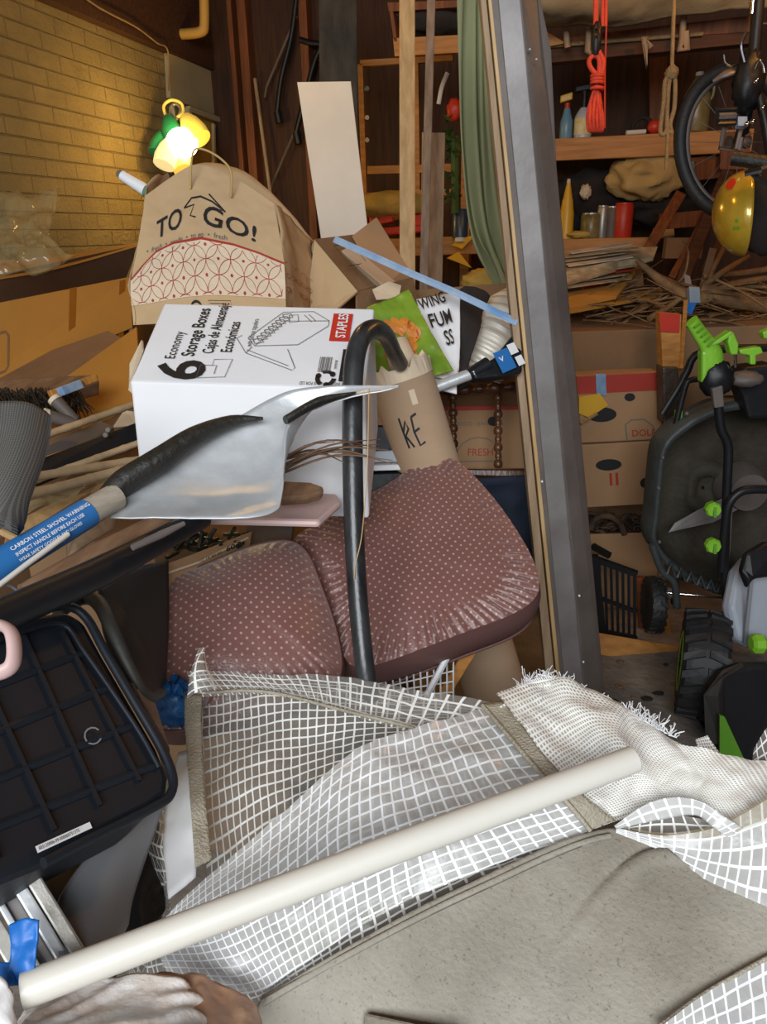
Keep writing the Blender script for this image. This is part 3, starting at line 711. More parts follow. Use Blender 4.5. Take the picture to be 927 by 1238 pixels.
# white sack with black letters
t = thing('lettered_sack', 'white plastic sack with bold black letters beside the green pouch', 'bag', P(535, 440, 1.62))
SW = coons([P(503, 364, 1.64), P(530, 358, 1.65), P(556, 352, 1.66)], [P(520, 455, 1.56), P(550, 462, 1.57), P(553, 458, 1.58)], [P(503, 364, 1.64), P(515, 410, 1.6), P(520, 455, 1.56)], [P(556, 352, 1.66), P(556, 400, 1.62), P(553, 458, 1.58)])
mk('sack_front', surf(SW, 20, 24, crumple(.008, 12, 9)), M['white'], t, smooth=True, solid=.004)
mk('lettering', join(text(SW, 'WING', .02, .16, .19, .12, .62, .55, .012, .012), text(SW, 'FUM', .12, .40, .24, .08, .66, .55, .012, .012), text(SW, 'SS', .36, .62, .24, .08, .62, .55, .012, .012)), M['black'], t)
tag(mk('black_bag', surf(coons([P(556, 350, 1.68), P(572, 352, 1.7), P(585, 360, 1.72)], [P(548, 462, 1.6), P(556, 466, 1.6), P(562, 462, 1.6)], [P(556, 350, 1.68), P(548, 462, 1.6)], [P(585, 360, 1.72), P(562, 462, 1.6)]), 12, 20, crumple(.015, 10, 4)), M['darkcloth'], smooth=True, solid=.02), 'black plastic bag between lettered sack and silver hose', 'bag')
# flexible duct hose
t = thing('flexible_duct', 'ribbed silver flexible duct hose bent beside the steel door', 'hose', P(590, 450, 1.72))
pts = cat([P(577, 447, 1.76), P(586, 432, 1.75), P(598, 412, 1.76), P(613, 393, 1.8), P(640, 380, 1.88)], 26)
mk('hose', tube(pts, [(30 + (3.0 if i % 8 < 4 else -1.2) + 9 * min(1, i / 90)) / FPX * 1.74 for i in range(len(pts))], 24), M['silverduct'], t, smooth=True)
# squeegee brush with aluminium handle
t = thing('snow_brush', 'black brush head with blue label and aluminium handle', 'brush', P(570, 470, 1.46))
mk('handle', rod([(490, 482, 1.54), (572, 451, 1.55)], 7, 16), M['galv'], t, smooth=True)
mk('collar', rod([(566, 454, 1.55), (590, 440, 1.56)], [8, 9], 14), M['blackp'], t, smooth=True)
hd = [P(570, 446, 1.54), P(598, 432, 1.56), P(622, 402, 1.59), P(632, 405, 1.59), P(632, 450, 1.57), P(602, 455, 1.55), P(574, 458, 1.54)]
hd_ = mk('head', slab(hd, .03), M['blackp'], t, bev=.006)
S = S_box(P(594, 429, 1.552), P(622, 417, 1.582) - P(594, 429, 1.552), P(606, 453, 1.545) - P(594, 429, 1.552))
mk('blue_label', fillq(S, rectq(0, 0, .6, 1), .006), M['navyprint'], hd_)
mk('white_label', join(fillq(S, rectq(.62, -.1, .95, .4), .006), fillq(S, rectq(.7, .55, .98, 1.0), .006), text(S, 'V', .1, .5, .3, 0, 1, 1, .02, .008)), M['white'], hd_)

# spindle rack
t = thing('spindle_rack', 'dark turned-wood spindle rail unit beside the steel door', 'rack', P(585, 575, 1.9))
D = 1.86
def turned(a, b, r, n):
    ax = b - a; l = ax.length; pr = []
    for i in range(n * 8 + 1):
        ph = (i % 8) / 8; rr = r * (.62 + .38 * math.sin(ph * math.pi) ** .6) if (i // 8) % 2 == 0 else r * (.5 + .25 * math.sin(ph * math.pi))
        pr.append((l * i / (n * 8), rr))
    return lathe(pr, a, ax, 14)
mk('rail', turned(P(515, 474, D), P(645, 466, D), .017, 7), M['walnut'], t, smooth=True)
for x, xb, y1 in ((547, 549, 560), (602, 602, 566), (651, 650, 570)):
    mk('spindle', turned(P(x, 476, D), P(xb, y1, D), .0115, 9), M['walnut'], t, smooth=True)
mk('base_board', slab([P(540, 566, D), P(650, 568, D), P(650, 578, D), P(540, 575, D)], .03), M['walnut'], t, bev=.004)
# banana-style carton behind
t = thing('fruit_carton', 'tan fruit carton with red stripe behind the turned spindles', 'box', P(590, 575, 2.0))
A, B, Cc = P(526, 472, 2.0), P(665, 470, 2.0), P(532, 568, 2.0)
A, e1, e2, e3 = orth(A, B, Cc, .25)
mk('body', hexa(A, e1, e2, e3), M['card'], t, bev=.003)
S = S_box(A, e1, e2)
mk('red_stripe', fillq(S, rectq(0, .07, 1, .26), .002), M['red'], t)
mk('print', join(stroke(S, [(.35 + .2 * math.cos(math.pi + a * math.pi / 8) * 1.0 + .02, .86 + .26 * math.sin(math.pi + a * math.pi / 8)) for a in range(9)] + [(.57, .9), (.2, .9)], .012, 1.4, .002, False), text(S, 'FRESCO · BANANAS', .14, .45, .07, 0, 1, 1.4)), M['inkgrey'], t)
mk('red_print', text(S, 'FRESH', .27, .83, .13, 0, .9, 1.4), M['red'], t)
mk('hand_hole', ell(S, .5, .40, .05, .06, .002), M['black'], t)
# cardboard tube
t = thing('cardboard_tube', 'thick kraft cardboard tube with handwritten letters and torn mouth', 'tube', P(610, 860, 1.75))
a0, a1 = P(483, 452, 1.50), P(612, 880, 1.72)
ax = (a1 - a0); nn = ax.orthogonal().normalized()
kx = (a0.z - .02) / (a0.z - a1.z)
g = tube([a0, a1, a0 + ax * kx], [37.5 / FPX * 1.50, 36 / FPX * 1.72, 36 / FPX * 1.72], 40, caps=False)
mk('tube_wall', g, M['cardtube'], t, smooth=True, solid=.006)
axn = ax.normalized(); s1 = axn.orthogonal().normalized(); s2 = axn.cross(s1); rg = []
random.seed(5); vv, ff = [], []
for k in range(41):
    a = 2 * math.pi * k / 40; dd = s1 * math.cos(a) + s2 * math.sin(a); hh = -.012 - .02 * random.random() if k < 40 else 0
    if k == 40: hh = h0
    if k == 0: h0 = hh
    vv += [a0 + dd * .0655 + axn * .01, a0 + dd * (.064 + .004 * random.random()) + axn * hh, a0 + dd * .052 + axn * (hh + .01)]
for k in range(40): ff += [(3 * k, 3 * k + 1, 3 * k + 4, 3 * k + 3), (3 * k + 1, 3 * k + 2, 3 * k + 5, 3 * k + 4)]
mk('torn_rim', (vv, ff), M['kraftlight'], t, solid=.002)
mk('inner_paper', rod([(478, 412, 1.52), (490, 450, 1.52)], [14, 20], 12, caps=False), M['kraftlight'], t, smooth=True, solid=.001)
def ST(u, v):   # tube surface facing the camera
    c = a0 + ax * v; vd = (c - CAM).normalized(); sd = axn.cross(vd).normalized(); fr_ = sd.cross(axn).normalized()
    if fr_.dot(vd) > 0: fr_ = -fr_
    if sd.dot(CR) < 0: sd = -sd
    r = (37.5 / FPX * 1.50) * (1 - v) + 36 / FPX * 1.72 * v
    return c + (sd * math.sin(u) + fr_ * math.cos(u)) * (r + .003)
mk('handwriting', join(*[stroke(ST, p, w, .1, .001) for p, w in (([(-.42, .09), (-.40, .125), (-.36, .165)], .006), ([(-.40, .125), (-.25, .10), (-.22, .12), (-.36, .135), (-.2, .165)], .006), ([(-.05, .095), (-.08, .13), (-.02, .165), (.15, .16)], .006), ([(-.06, .095), (.12, .09)], .006), ([(-.06, .13), (.1, .125)], .006))]), M['black'], t)
mk('tape_scrap', fillq(ST, rectq(.1, .035, .28, .07), .001), M['kraftlight'], t)

# ------------------------------------------------------------------ white carton
t = thing('white_carton', 'white storage-box carton with printed top lying under the snow shovel', 'box', P(300, 600, 1.35))
A, B, Cc = P(157, 461, 1.27), P(441, 470, 1.25), P(184, 366, 1.42)
e1 = B - A; e2 = Cc - A; e2 = e2 - e1 * (e2.dot(e1) / e1.length_squared)
n = e1.cross(e2).normalized()
if n.z < 0: n = -n
hh = .30
# body with slight perspective matching of the far edge
mk('body', hexa(A, e1, e2, (P(171, 590, 1.315) - A).normalized() * .225), M['boxwhite'], t, bev=.004)
def SX(u, v): return A + e2 + (e1 * u - e2 * v)
asp = e1.length / e2.length
print('box dims', e1.length, e2.length, 'far right px')
tl = lambda b, u, v, s_, sx=1, bo=0: text(SX, b, u, v, s_, math.pi / 2, sx, asp, bo, .003)
mk('lettering', join(
    tl('Economy', .155, .74, .115, .80), tl('Storage Boxes', .235, .70, .145, .74, .012), tl('Cajas de Almacenaje', .315, .66, .125, .64, .01), tl('Económicas', .395, .64, .125, .66, .01), tl('with lid/con tapadera', .475, .56, .06, .7),
    ),M['black'],t)
mk('number', text(SX, '6', .30, .985, .50, math.pi / 2, .98, asp, .02, .003), M['black'], t)
mk('upside_down_lettering', join(
    text(SX, 'ASSEMBLY INSTRUCTIONS FOR LID', .97, .955, .05, math.pi, .55, asp, 0, .003), ), M['black'], t)
blb = mk('black_label', fillq(SX, rectq(.885, .56, .965, .94), .003), M['black'], t)
mk('label_lettering', text(SX, 'Instructions', .92, .90, .05, math.pi / 2, .9, asp, .01, .005), M['white'], blb)
rlg = mk('red_logo', fillq(SX, rectq(.815, .10, .905, .46), .003), mat('logo_red', 'c5301f', .6, var=.05, bump=0), t)
mk('logo_lettering', text(SX, 'STAPLES', .885, .43, .11, math.pi / 2, .78, asp, .02, .005), M['white'], rlg)
ln = []
def L_(pts, w=.006): ln.append(stroke(SX, pts, w, asp, .003))
L_([(.45, .45), (.58, .10), (.72, .08), (.80, .20), (.80, .27), (.69, .50), (.68, .52)]); L_([(.45, .45), (.49, .55), (.68, .52)]); L_([(.49, .55), (.60, .22), (.80, .20)])
L_([(.42, .42), (.40, .46), (.46, .64), (.68, .83), (.69, .80), (.64, .58)]); L_([(.46, .60), (.66, .78)]); L_([(.46, .64), (.48, .56)])
for k in range(9):
    x = .475 + k * .013; y = .47 - k * .042
    L_([(x, y), (x + .035, y - .02), (x + .05, y + .03), (x + .012, y + .05), (x, y)], .008)
L_([(.61, .14), (.65, .13), (.66, .22), (.62, .24), (.61, .14)]); L_([(.68, .13), (.72, .22)]); L_([(.70, .12), (.74, .21)])
L_([(.28, .80), (.28, .95), (.40, .93), (.41, .72), (.33, .73), (.33, .80), (.28, .80)]); L_([(.33, .8), (.35, .8), (.35, .9)])
mk('line_drawing', join(*ln), M['inkgrey'], t)
mk('barcode', join(*[fillq(SX, rectq(.79 + i * .007, .66, .793 + i * .007 + (i % 3) * .001, .84), .003, 1) for i in range(8)] + [text(SX, 'www', .87, .80, .05, math.pi / 2, 1, asp, 0, .003)]), M['inkgrey'], t)
rc = []
for k in range(3):
    a0_ = k * 2 * math.pi / 3
    pts = [(.83 + .035 * math.cos(a0_ + j * .28), .91 - .0 + .075 * math.sin(a0_ + j * .28)) for j in range(6)]
    rc.append(stroke(SX, pts, .035, asp, .003))
    e = pts[-1]; rc.append(ell(SX, e[0], e[1], .012, .03, .003))
mk('recycling_mark', join(*rc), M['black'], t)
mk('torn_edge', slab([A + Vec((0, 0, .002)), A + e2 * .35 + n * .006, A + e2 * .5 - e1 * .03, A + e2 * .2 - e1 * .035, A - e1 * .02 - n * .02, A - n * .03 - e1 * .004], .004), M['kraftlight'], t)
# ------------------------------------------------------------------ cushions
def pillow(outl, th, puff, ruch=0, nr=14, dens=160, inset=1.0, seed=0, pw=2.2, back=True, ruchf=None, edge=None):
    pts = outl; m0 = len(pts); dense = []
    per = max(2, dens // m0)
    for i in range(m0):
        p0, p1, p2, p3 = pts[i - 1], pts[i], pts[(i + 1) % m0], pts[(i + 2) % m0]
        for k in range(per):
            t_ = k / per
            dense.append(.5 * ((2 * p1) + (p2 - p0) * t_ + (2 * p0 - 5 * p1 + 4 * p2 - p3) * t_ * t_ + (3 * p1 - p0 - 3 * p2 + p3) * t_ ** 3))
    n = len(dense); cen = sum(dense, Vec((0, 0, 0))) / n
    nr_ = Vec((0, 0, 0))
    for i in range(n): nr_ += (dense[i] - cen).cross(dense[(i + 1) % n] - cen)
    nr_.normalize()
    if nr_.dot(cen - CAM) > 0: dense.reverse(); nr_ = -nr_
    e1 = (HR - nr_ * HR.dot(nr_)).normalized(); e2 = nr_.cross(e1)
    vs, uv, fs = [], [], []
    s = [0]
    for i in range(n): s.append(s[-1] + (dense[(i + 1) % n] - dense[i]).length)
    for j in range(nr + 1):
        t_ = j / nr; tt = t_ ** .9
        for i, p in enumerate(dense):
            q = p.lerp(cen, tt * .985)
            h = puff * (1 - (1 - t_) ** pw) ** .75
            if ruch:
                rr = ruch * (ruchf(s[i] / s[n], p) if ruchf else 1)
                f = math.sin(s[i] * 330 + 4 * noise.noise(p * 30)) + .7 * math.sin(s[i] * 190 + 6 * noise.noise(p * 17 + Vec((9, 0, 0))))
                ff = math.exp(-((t_ - .07) / .13) ** 2) if t_ > 0.001 else 0
                h += rr * f * ff * (.6 + .8 * noise.noise(Vec((s[i] * 12, 3, seed))))
            h += .006 * noise.fractal(q * 7 + Vec((seed, 0, 0)), 1, 2, 3) * min(1, t_ * 3)
            v = q + nr_ * h; vs.append(v); d = v - cen; uv.append((d.dot(e1), d.dot(e2)))
    for j in range(nr):
        for i in range(n): a = j * n + i; b = j * n + (i + 1) % n; fs.append((a, b, b + n, a + n))
    vs.append(cen + nr_ * puff); uv.append((0, 0)); c = len(vs) - 1
    for i in range(n): fs.append((nr * n + i, nr * n + (i + 1) % n, c))
    # side band and back
    bv, bf = [], []
    K = 6
    for j in range(K + 1):
        t_ = j / K
        for i, p in enumerate(dense):
            o = (p - cen).normalized() * .008 * math.sin(t_ * math.pi)
            bv.append(p - nr_ * th * t_ + o)
    for j in range(K):
        for i in range(n): a = j * n + i; b = j * n + (i + 1) % n; bf.append((a + n, b + n, b, a))
    bv.append(cen - nr_ * (th + .01)); c = len(bv) - 1
    for i in range(n): bf.append((K * n + (i + 1) % n, K * n + i, c))
    return (vs, fs, uv), (bv, bf), dense, nr_
D1 = [(356, 652, 1.42), (376, 636, 1.44), (420, 610, 1.46), (468, 585, 1.48), (505, 561, 1.5), (535, 553, 1.5), (560, 563, 1.49), (600, 606, 1.45), (636, 660, 1.39), (651, 698, 1.35), (647, 722, 1.33), (620, 742, 1.31), (560, 765, 1.29), (505, 786, 1.27), (460, 802, 1.26), (432, 806, 1.26), (416, 794, 1.27), (404, 752, 1.31), (388, 704, 1.36), (366, 672, 1.40)]
t = thing('chair_cushion', 'boxy maroon dotted cushion with ruched edges lying over the cardboard tube', 'cushion', P(520, 830, 1.4))
rf = lambda q, p: 1.0
top, band, dn_, nrm_ = pillow([P(*p) for p in D1], .10, .022, .0044, seed=1, dens=620, nr=22)
mk('cushion_top', top, M['dots'], t, smooth=True)
mk('side_band', band, M['maroon'], t, smooth=True)
mk('piping', tube([p - nrm_ * .101 for p in dn_[::4]], .004, 6, closed=True), M['maroon'], t, smooth=True)
D2 = [(150, 800, 1.22), (170, 735, 1.27), (198, 700, 1.30), (245, 684, 1.32), (300, 662, 1.34), (345, 654, 1.35), (370, 668, 1.345), (388, 710, 1.31), (405, 760, 1.27), (412, 805, 1.23), (400, 830, 1.21), (350, 850, 1.18), (270, 870, 1.15), (190, 880, 1.13)]
t = thing('round_cushion', 'rounded maroon dotted cushion left of the boxy one behind the mesh sheet', 'cushion', P(300, 880, 1.25))
top, band, dn_, nrm_ = pillow([P(*p) for p in D2], .06, .055, .0022, seed=4, dens=420, nr=18)
mk('cushion_top', top, M['dots'], t, smooth=True)
mk('side_band', band, M['maroon'], t, smooth=True)
mk('piping', tube([p for p in dn_[::4]], .003, 6, closed=True), M['maroon'], t, smooth=True)

# black hoop
t = mk('black_hoop', rod([(448, 850, 1.13), (440, 800, 1.13), (431, 700, 1.15), (427, 600, 1.16), (426, 500, 1.17), (428, 440, 1.18), (437, 408, 1.20), (452, 398, 1.24), (466, 405, 1.29), (476, 425, 1.36), (484, 440, 1.42)], [12, 12, 12, 12.5, 12.5, 12.5, 12, 12, 10.5, 9.5, 9.5], 16, 6), M['blacktube'], smooth=True)
tag(t, 'thick black bent tube hooping down in front of the maroon cushion', 'hoop')
tag(mk('loose_thread', rod([(446, 470, 1.05), (444, 560, 1.1), (440, 620, 1.12), (436, 655, 1.13), (430, 680, 1.13), (428, 700, 1.13)], .7, 5, 5), M['pine']), 'thin pale thread hanging beside the black bent tube', 'thread')
# pink-grey lid under shovel blade
t = thing('foam_lid', 'pale pink-grey plastic lid sticking out under the shovel blade', 'lid', P(360, 640, 1.25))
A, B, Cc = P(250, 618, 1.13), P(398, 612, 1.22), P(255, 596, 1.3)
mk('lid', slab([P(240, 626, 1.12), P(386, 630, 1.13), P(412, 606, 1.2), P(408, 597, 1.26), P(300, 590, 1.3), P(240, 598, 1.25)], .012), M['pink'], t, bev=.008)
tag(mk('wooden_tip', slab([P(335, 580, 1.16), P(375, 582, 1.17), P(392, 588, 1.17), P(390, 596, 1.16), P(372, 601, 1.15), P(335, 604, 1.14)], .02), M['brownwood'], bev=.005), 'rounded brown wooden handle tip beside the metal shovel blade', 'handle')
# dry leaf blades
random.seed(11); lb = []
for i in range(11):
    x0, y0 = 330 + random.random() * 14, 555 + random.random() * 20
    x1, y1 = 400 + random.random() * 75, 528 + random.random() * 34
    mx, my = (x0 + x1) / 2, (y0 + y1) / 2 - 8 - random.random() * 10
    lb.append(rod([(x0, y0, 1.16), (mx, my, 1.1 + random.random() * .05), (x1, y1, 1.08 + random.random() * .1)], [2.0, 1.6, .5], 6, 5, flat=.35))
tag(mk('palm_frond', join(*lb), M['leaf'], smooth=True), 'dry brown palm frond blades spreading behind the black bent tube', 'leaf')
# dark stack behind
t = thing('paper_stack', 'stack of white and black boxed goods between white carton and cardboard tube', 'box', P(458, 590, 1.5))
for i, (y0, y1, m) in enumerate(((490, 515, 'carddark'), (515, 545, 'blackp'), (545, 560, 'lightgrey'), (562, 570, 'white'), (572, 595, 'blackp'))):
    mk('slab', hexa(P(436, y1, 1.5), P(505, y1 - 2, 1.52) - P(436, y1, 1.5), Vec((-.03, .1, 0)), P(436, y0 + 1, 1.5) - P(436, y1, 1.5)), M[m], t, bev=.002)

# ------------------------------------------------------------------ shovel
t = thing('snow_shovel', 'metal-bladed snow shovel with grey wooden handle and blue label lying across the pile', 'shovel', P(200, 640, 1.0))
SHB = coons([P(133, 622, .98), P(190, 582, 1.04), P(260, 535, 1.10), P(330, 498, 1.12), P(400, 470, 1.14), P(482, 466, 1.16)],
            [P(136, 626, .975), P(200, 626, .98), P(330, 622, 1.0), P(343, 600, 1.04), P(348, 520, 1.09), P(482, 468, 1.155)],
            [P(133, 622, .98), P(136, 626, .975)], [P(482, 466, 1.16), P(482, 468, 1.155)])
bl = cat([P(133, 624, .975), P(160, 585, 1.02), P(215, 545, 1.07), P(290, 503, 1.11), P(345, 474, 1.13), P(400, 466, 1.13), P(440, 466, 1.12), P(482, 466, 1.10)], 6)
lo = cat([P(133, 626, .975), P(200, 626, .975), P(290, 627, .98), P(332, 620, 1.0), P(341, 600, 1.02), P(343, 560, 1.05), P(350, 512, 1.08), P(400, 487, 1.10), P(482, 468, 1.10)], 6)
# blade: curved sheet between upper edge and lower edge
def ev_(c, u):
    x = u * (len(c) - 1); i = min(int(x), len(c) - 2); return c[i].lerp(c[i + 1], x - i)
SHB = lambda u, v: ev_(bl, u).lerp(ev_(lo, min(1, max(0, u))), v) + FW * (.025 * math.sin(v * math.pi) * min(1, 4 * u) * min(1, 3 * (1 - u)))
mk('blade', surf(SHB, 60, 20, crumple(.003, 12, 1)), M['galv'], t, smooth=True, solid=.002)
sk = [P(128, 604, .985), P(150, 583, 1.0), P(190, 558, 1.02), P(235, 528, 1.05), P(280, 510, 1.08), P(318, 506, 1.09)]
mk('socket', tube(sk, [.0185, .0225, .022, .018, .012, .003], 16, smoothn=5, flat=.8), M['blacksoft'], t, smooth=True)
mk('blade_rib', tube([P(345, 508, 1.07), P(385, 486, 1.09), P(430, 475, 1.1)], [.012, .014, .004], 10, smoothn=5, flat=.5), M['blacksoft'], t, smooth=True)
h0, h1 = P(-60, 720, .80), P(140, 600, .985)
mk('handle', tube([h0, h1], [.0190, .0178], 18), M['weathered'], t, smooth=True)
axh = (h1 - h0).normalized()
l0, l1 = h0.lerp(h1, .03), h0.lerp(h1, .80)
mk('blue_label', tube([l0, l1], [.0196, .0188], 24), M['navyprint'], t, smooth=True)
def SH(u, v):
    c = l0.lerp(l1, u); vd = (c - CAM).normalized(); sd = axh.cross(vd).normalized(); fr_ = sd.cross(axh).normalized()
    if fr_.dot(vd) > 0: fr_ = -fr_
    if sd.dot(CU) < 0: sd = -sd
    return c + (fr_ * math.cos(v) - sd * math.sin(v)) * .0203
asp_h = (l1 - l0).length / .0203
mk('label_lettering', join(*[text(SH, s_, .36, v_, z_, 0, 1, asp_h, .01, .0006) for s_, v_, z_ in (('CARBON STEEL SHOVEL WARNING', -.35, .36), ('INSPECT HANDLE BEFORE EACH USE', .05, .3), ('WEAR SAFETY GOGGLES AND GLOVES', .4, .26), ('MADE WITH HARDWOOD', .75, .26))]), M['white'], t)
# second black handle with wooden core
t = thing('black_handled_tool', 'thick black tube handle with silver patch beside a wooden shaft', 'tool', P(100, 700, .9))
mk('tube_handle', rod([(-30, 760, .74), (40, 728, .80), (120, 692, .88), (215, 642, .99), (245, 627, 1.04)], [22, 21, 19, 14, 12], 16, 4), M['blackp'], t, smooth=True)
mk('wooden_shaft', rod([(30, 718, .84), (110, 672, .91), (200, 628, 1.0)], [14, 13, 11], 14), M['brownwood'], t, smooth=True)
mk('silver_patch', rod([(160, 662, .89), (195, 646, .92), (222, 633, .95)], [4, 5, 3], 10), M['steel'], t, smooth=True)  # thin grey steel strip laid along the top of the black handle
tag(mk('white_stick', rod([(-20, 722, .79), (30, 684, .84), (82, 646, .90)], 3.6, 10), M['pvc'], smooth=True), 'thin off-white stick just below the blue shovel label', 'stick')
tag(mk('grey_cable', rod([(-10, 708, .9), (12, 708, .92), (30, 722, .92)], 2, 8, 4), M['greyplastic'], smooth=True), 'short grey cable end at the left edge under the shovel', 'cable')
# spade blade behind
tag(mk('spade_blade', surf(coons([P(80, 650, 1.12), P(136, 600, 1.18)], [P(84, 690, 1.1), P(100, 676, 1.1), P(138, 640, 1.14)], [P(80, 650, 1.12), P(84, 690, 1.1)], [P(136, 600, 1.18), P(139, 622, 1.16), P(138, 640, 1.14)]), 14, 10, lambda u, v, p: .02 * math.sin(u * 3.14)), M['oldwood'], smooth=True, solid=.004), 'dull grey-brown spade blade below the shovel handle', 'spade')

# ------------------------------------------------------------------ debris at left
ocb = thing('office_chair', 'black mesh chair back cut off by the left edge', 'chair', P(0, 650, .86))
mk('backrest', surf(coons([P(-60, 500, .92), P(0, 500, .92), P(36, 505, .93), P(49, 524, .94)], [P(-60, 650, .85), P(-20, 650, .86), P(-4, 640, .86), P(2, 628, .87)], [P(-60, 500, .92), P(-60, 650, .85)], [P(49, 524, .94), P(47, 555, .92), P(28, 600, .89), P(2, 628, .87)]), 30, 30, lambda u, v, p: .03 * math.sin(u * 3)), M['chairmesh'], ocb, smooth=True, solid=.006)
mk('chair_piping', rod([(-60, 499, .918), (0, 499, .918), (36, 504, .928), (49, 524, .938), (47, 555, .918), (28, 600, .888), (2, 628, .868), (-25, 655, .86)], .9, 6, 5), M['tin'], ocb, smooth=True)
for i, (a, b, r, lab) in enumerate((((30, 535, 1.35), (165, 488, 1.6), 5, 'upper bamboo cane running above the black flat bar'),
        ((30, 585, 1.3), (175, 533, 1.5), 4.6, 'bamboo cane lying just beneath the black flat bar'),
        ((20, 580, 1.2), (180, 554, 1.42), 5.2, 'bamboo cane in the middle of the lower group of canes'),
        ((10, 606, 1.12), (170, 562, 1.36), 5.6, 'lowest bamboo cane above the shovel handle'),
        ((0, 600, 1.3), (120, 578, 1.4), 4, 'thin bamboo cane half hidden between two thicker canes'))):
    pts = [P(*a).lerp(P(*b), k / 30) for k in range(31)]; R_ = r / FPX * 1.3
    tag(mk('bamboo_cane', tube(pts, [R_ * (1.13 if k % 7 == 3 else 1) for k in range(31)], 12), M['bamboo'], smooth=True), lab, 'bamboo cane', 'bamboo canes left of the white carton')
t = thing('flat_bar', 'black flat metal bar crossing over the bamboo canes', 'bar', P(100, 560, 1.4))
mk('bar', slab([P(-20, 580, 1.3), P(165, 510, 1.52), P(168, 532, 1.5), P(-20, 608, 1.27)], .02), M['blackp'], t, bev=.003)
mk('bolt', lathe([(0, .006), (.004, .005)], P(128, 526, 1.455), -FW, 8), M['steeldark'], t)
mk('bolt', lathe([(0, .006), (.004, .005)], P(131, 520, 1.455), -FW, 8), M['steeldark'], t)
tag(mk('black_box_lid', slab([P(45, 545, 1.55), P(120, 508, 1.7), P(138, 516, 1.68), P(60, 565, 1.5)], .02), M['steeldark'], bev=.003), 'flat dark lid behind the black flat bar', 'lid')
for i, (q, m, lab) in enumerate((
    ([(0, 690, 1.12), (10, 640, 1.15), (120, 585, 1.35), (200, 560, 1.5), (200, 590, 1.45), (40, 670, 1.15)], 'card', 'long tan cardboard strip below the bamboo canes'),
    ([(0, 640, 1.14), (70, 605, 1.25), (110, 594, 1.3), (20, 650, 1.14)], 'pine', 'pale yellow wood strip under the lowest bamboo cane'),
    ([(30, 560, 1.5), (150, 520, 1.65), (150, 530, 1.65), (30, 575, 1.5)], 'cardorange', 'narrow orange cardboard strip behind the black flat bar'),
    ([(40, 520, 1.9), (120, 480, 2.05), (170, 478, 2.05), (170, 520, 1.9), (60, 560, 1.8)], 'carddark', 'brown cardboard offcut beneath the upper bamboo cane'))):
    tag(mk('cardboard_strip', slab([P(*p) for p in q], .01), M[m]), lab, 'cardboard')
tag(mk('clear_plastic_wrap', surf(coons([P(20, 600, 1.34), P(150, 548, 1.54)], [P(20, 625, 1.3), P(165, 575, 1.5)], [P(20, 600, 1.34), P(20, 625, 1.3)], [P(150, 548, 1.54), P(165, 575, 1.5)]), 30, 8, crumple(.03, 18, 3)), M['clear'], smooth=True, solid=.001), 'crinkled clear plastic wrap between the bamboo canes', 'wrap')
t = thing('push_broom', 'old dark bristled broom head behind the mesh chair back', 'broom', P(50, 500, 1.7))
mk('block', slab([P(-30, 460, 1.75), P(62, 455, 1.85), P(118, 452, 1.9), P(120, 462, 1.88), P(60, 478, 1.78), P(-30, 484, 1.7)], .04), M['brownwood'], t, bev=.005)
random.seed(2); br = []
for i in range(420):
    x = -30 + random.random() * 125; d = 1.68 + x * .001; y = 468 + random.random() * 14
    br.append(tube([P(x, y, d), P(x + random.gauss(6, 8), y + 14 + random.random() * 18, d - .05 + random.gauss(0, .02))], .0014, 3, caps=False))
mk('bristles', join(*br), M['darkdirt'], t)
tag(mk('taped_stick', board(62, 476, 1.66, 118, 456, 1.75, 9, .015), M['shelfwood'], bev=.002), 'short yellow stick with blue tape lying on the broom', 'stick')
tag(mk('blue_tape_wrap', board(76, 472.5, 1.652, 100, 463.5, 1.70, 11, .02), M['tapeblue'], bev=.002), 'faded blue tape wrapped around the short yellow stick', 'tape')
t = thing('pliers', 'dark pliers handles with pale caps lying above the bamboo cane', 'pliers', P(75, 500, 1.55))
for a, b in (((56, 502, 1.56), (92, 512, 1.6)), ((67, 484, 1.6), (92, 510, 1.6))):
    mk('handle', tube([P(*a), P(*b)], [.0135, .012], 12), M['steeldark'], t, smooth=True)
    d_ = (P(*b) - P(*a)).normalized(); mk('handle_cap', tube([P(*a) - d_ * .006, P(*a) + d_ * .003], .0145, 12), M['kraftlight'], t, smooth=True)
tag(mk('printed_scrap', slab([P(137, 515, 1.62), P(150, 496, 1.68), P(165, 498, 1.68), P(165, 512, 1.65)], .004), M['kraftlight']), 'small pale printed card tucked left of the white carton', 'card')
tag(mk('dark_strip', board(-20, 690, 1.15, 175, 560, 1.5, 12, .02), M['blackp']), 'long black strip lying just above the shovel handle', 'strip')

# seed tray carton with 606
t = thing('produce_tray', 'open cardboard tray marked 606 with dark contents under the shovel', 'box', P(250, 720, 1.4))
A, B, Cc = P(200, 688, 1.28), P(302, 644, 1.42), P(200, 712, 1.26)
mk('front_panel', slab([P(196, 684, 1.27), P(305, 642, 1.42), P(300, 672, 1.40), P(200, 715, 1.26)], .008), M['card'], t, bev=.001)
mk('tray_bottom', slab([P(190, 690, 1.32), P(300, 650, 1.46), P(290, 615, 1.6), P(180, 640, 1.5)], .01), M['carddark'], t)
S = S_box(P(200, 685, 1.262), P(302, 646, 1.405) - P(200, 685, 1.262), P(200, 712, 1.25) - P(200, 685, 1.262))
mk('lettering', join(text(S, '606', .68, .42, .38, 0, 1.1, 3.6, .01, .003), text(S, '12 14 40 00', .36, .42, .2, 0, 1, 3.6, 0, .003)), M['black'], t)
mk('rope_edge', tube([P(199, 694, 1.255), P(240, 680, 1.31), P(300, 650, 1.40)], .0022, 6), M['kraftlight'], t)
rl = []
random.seed(8)
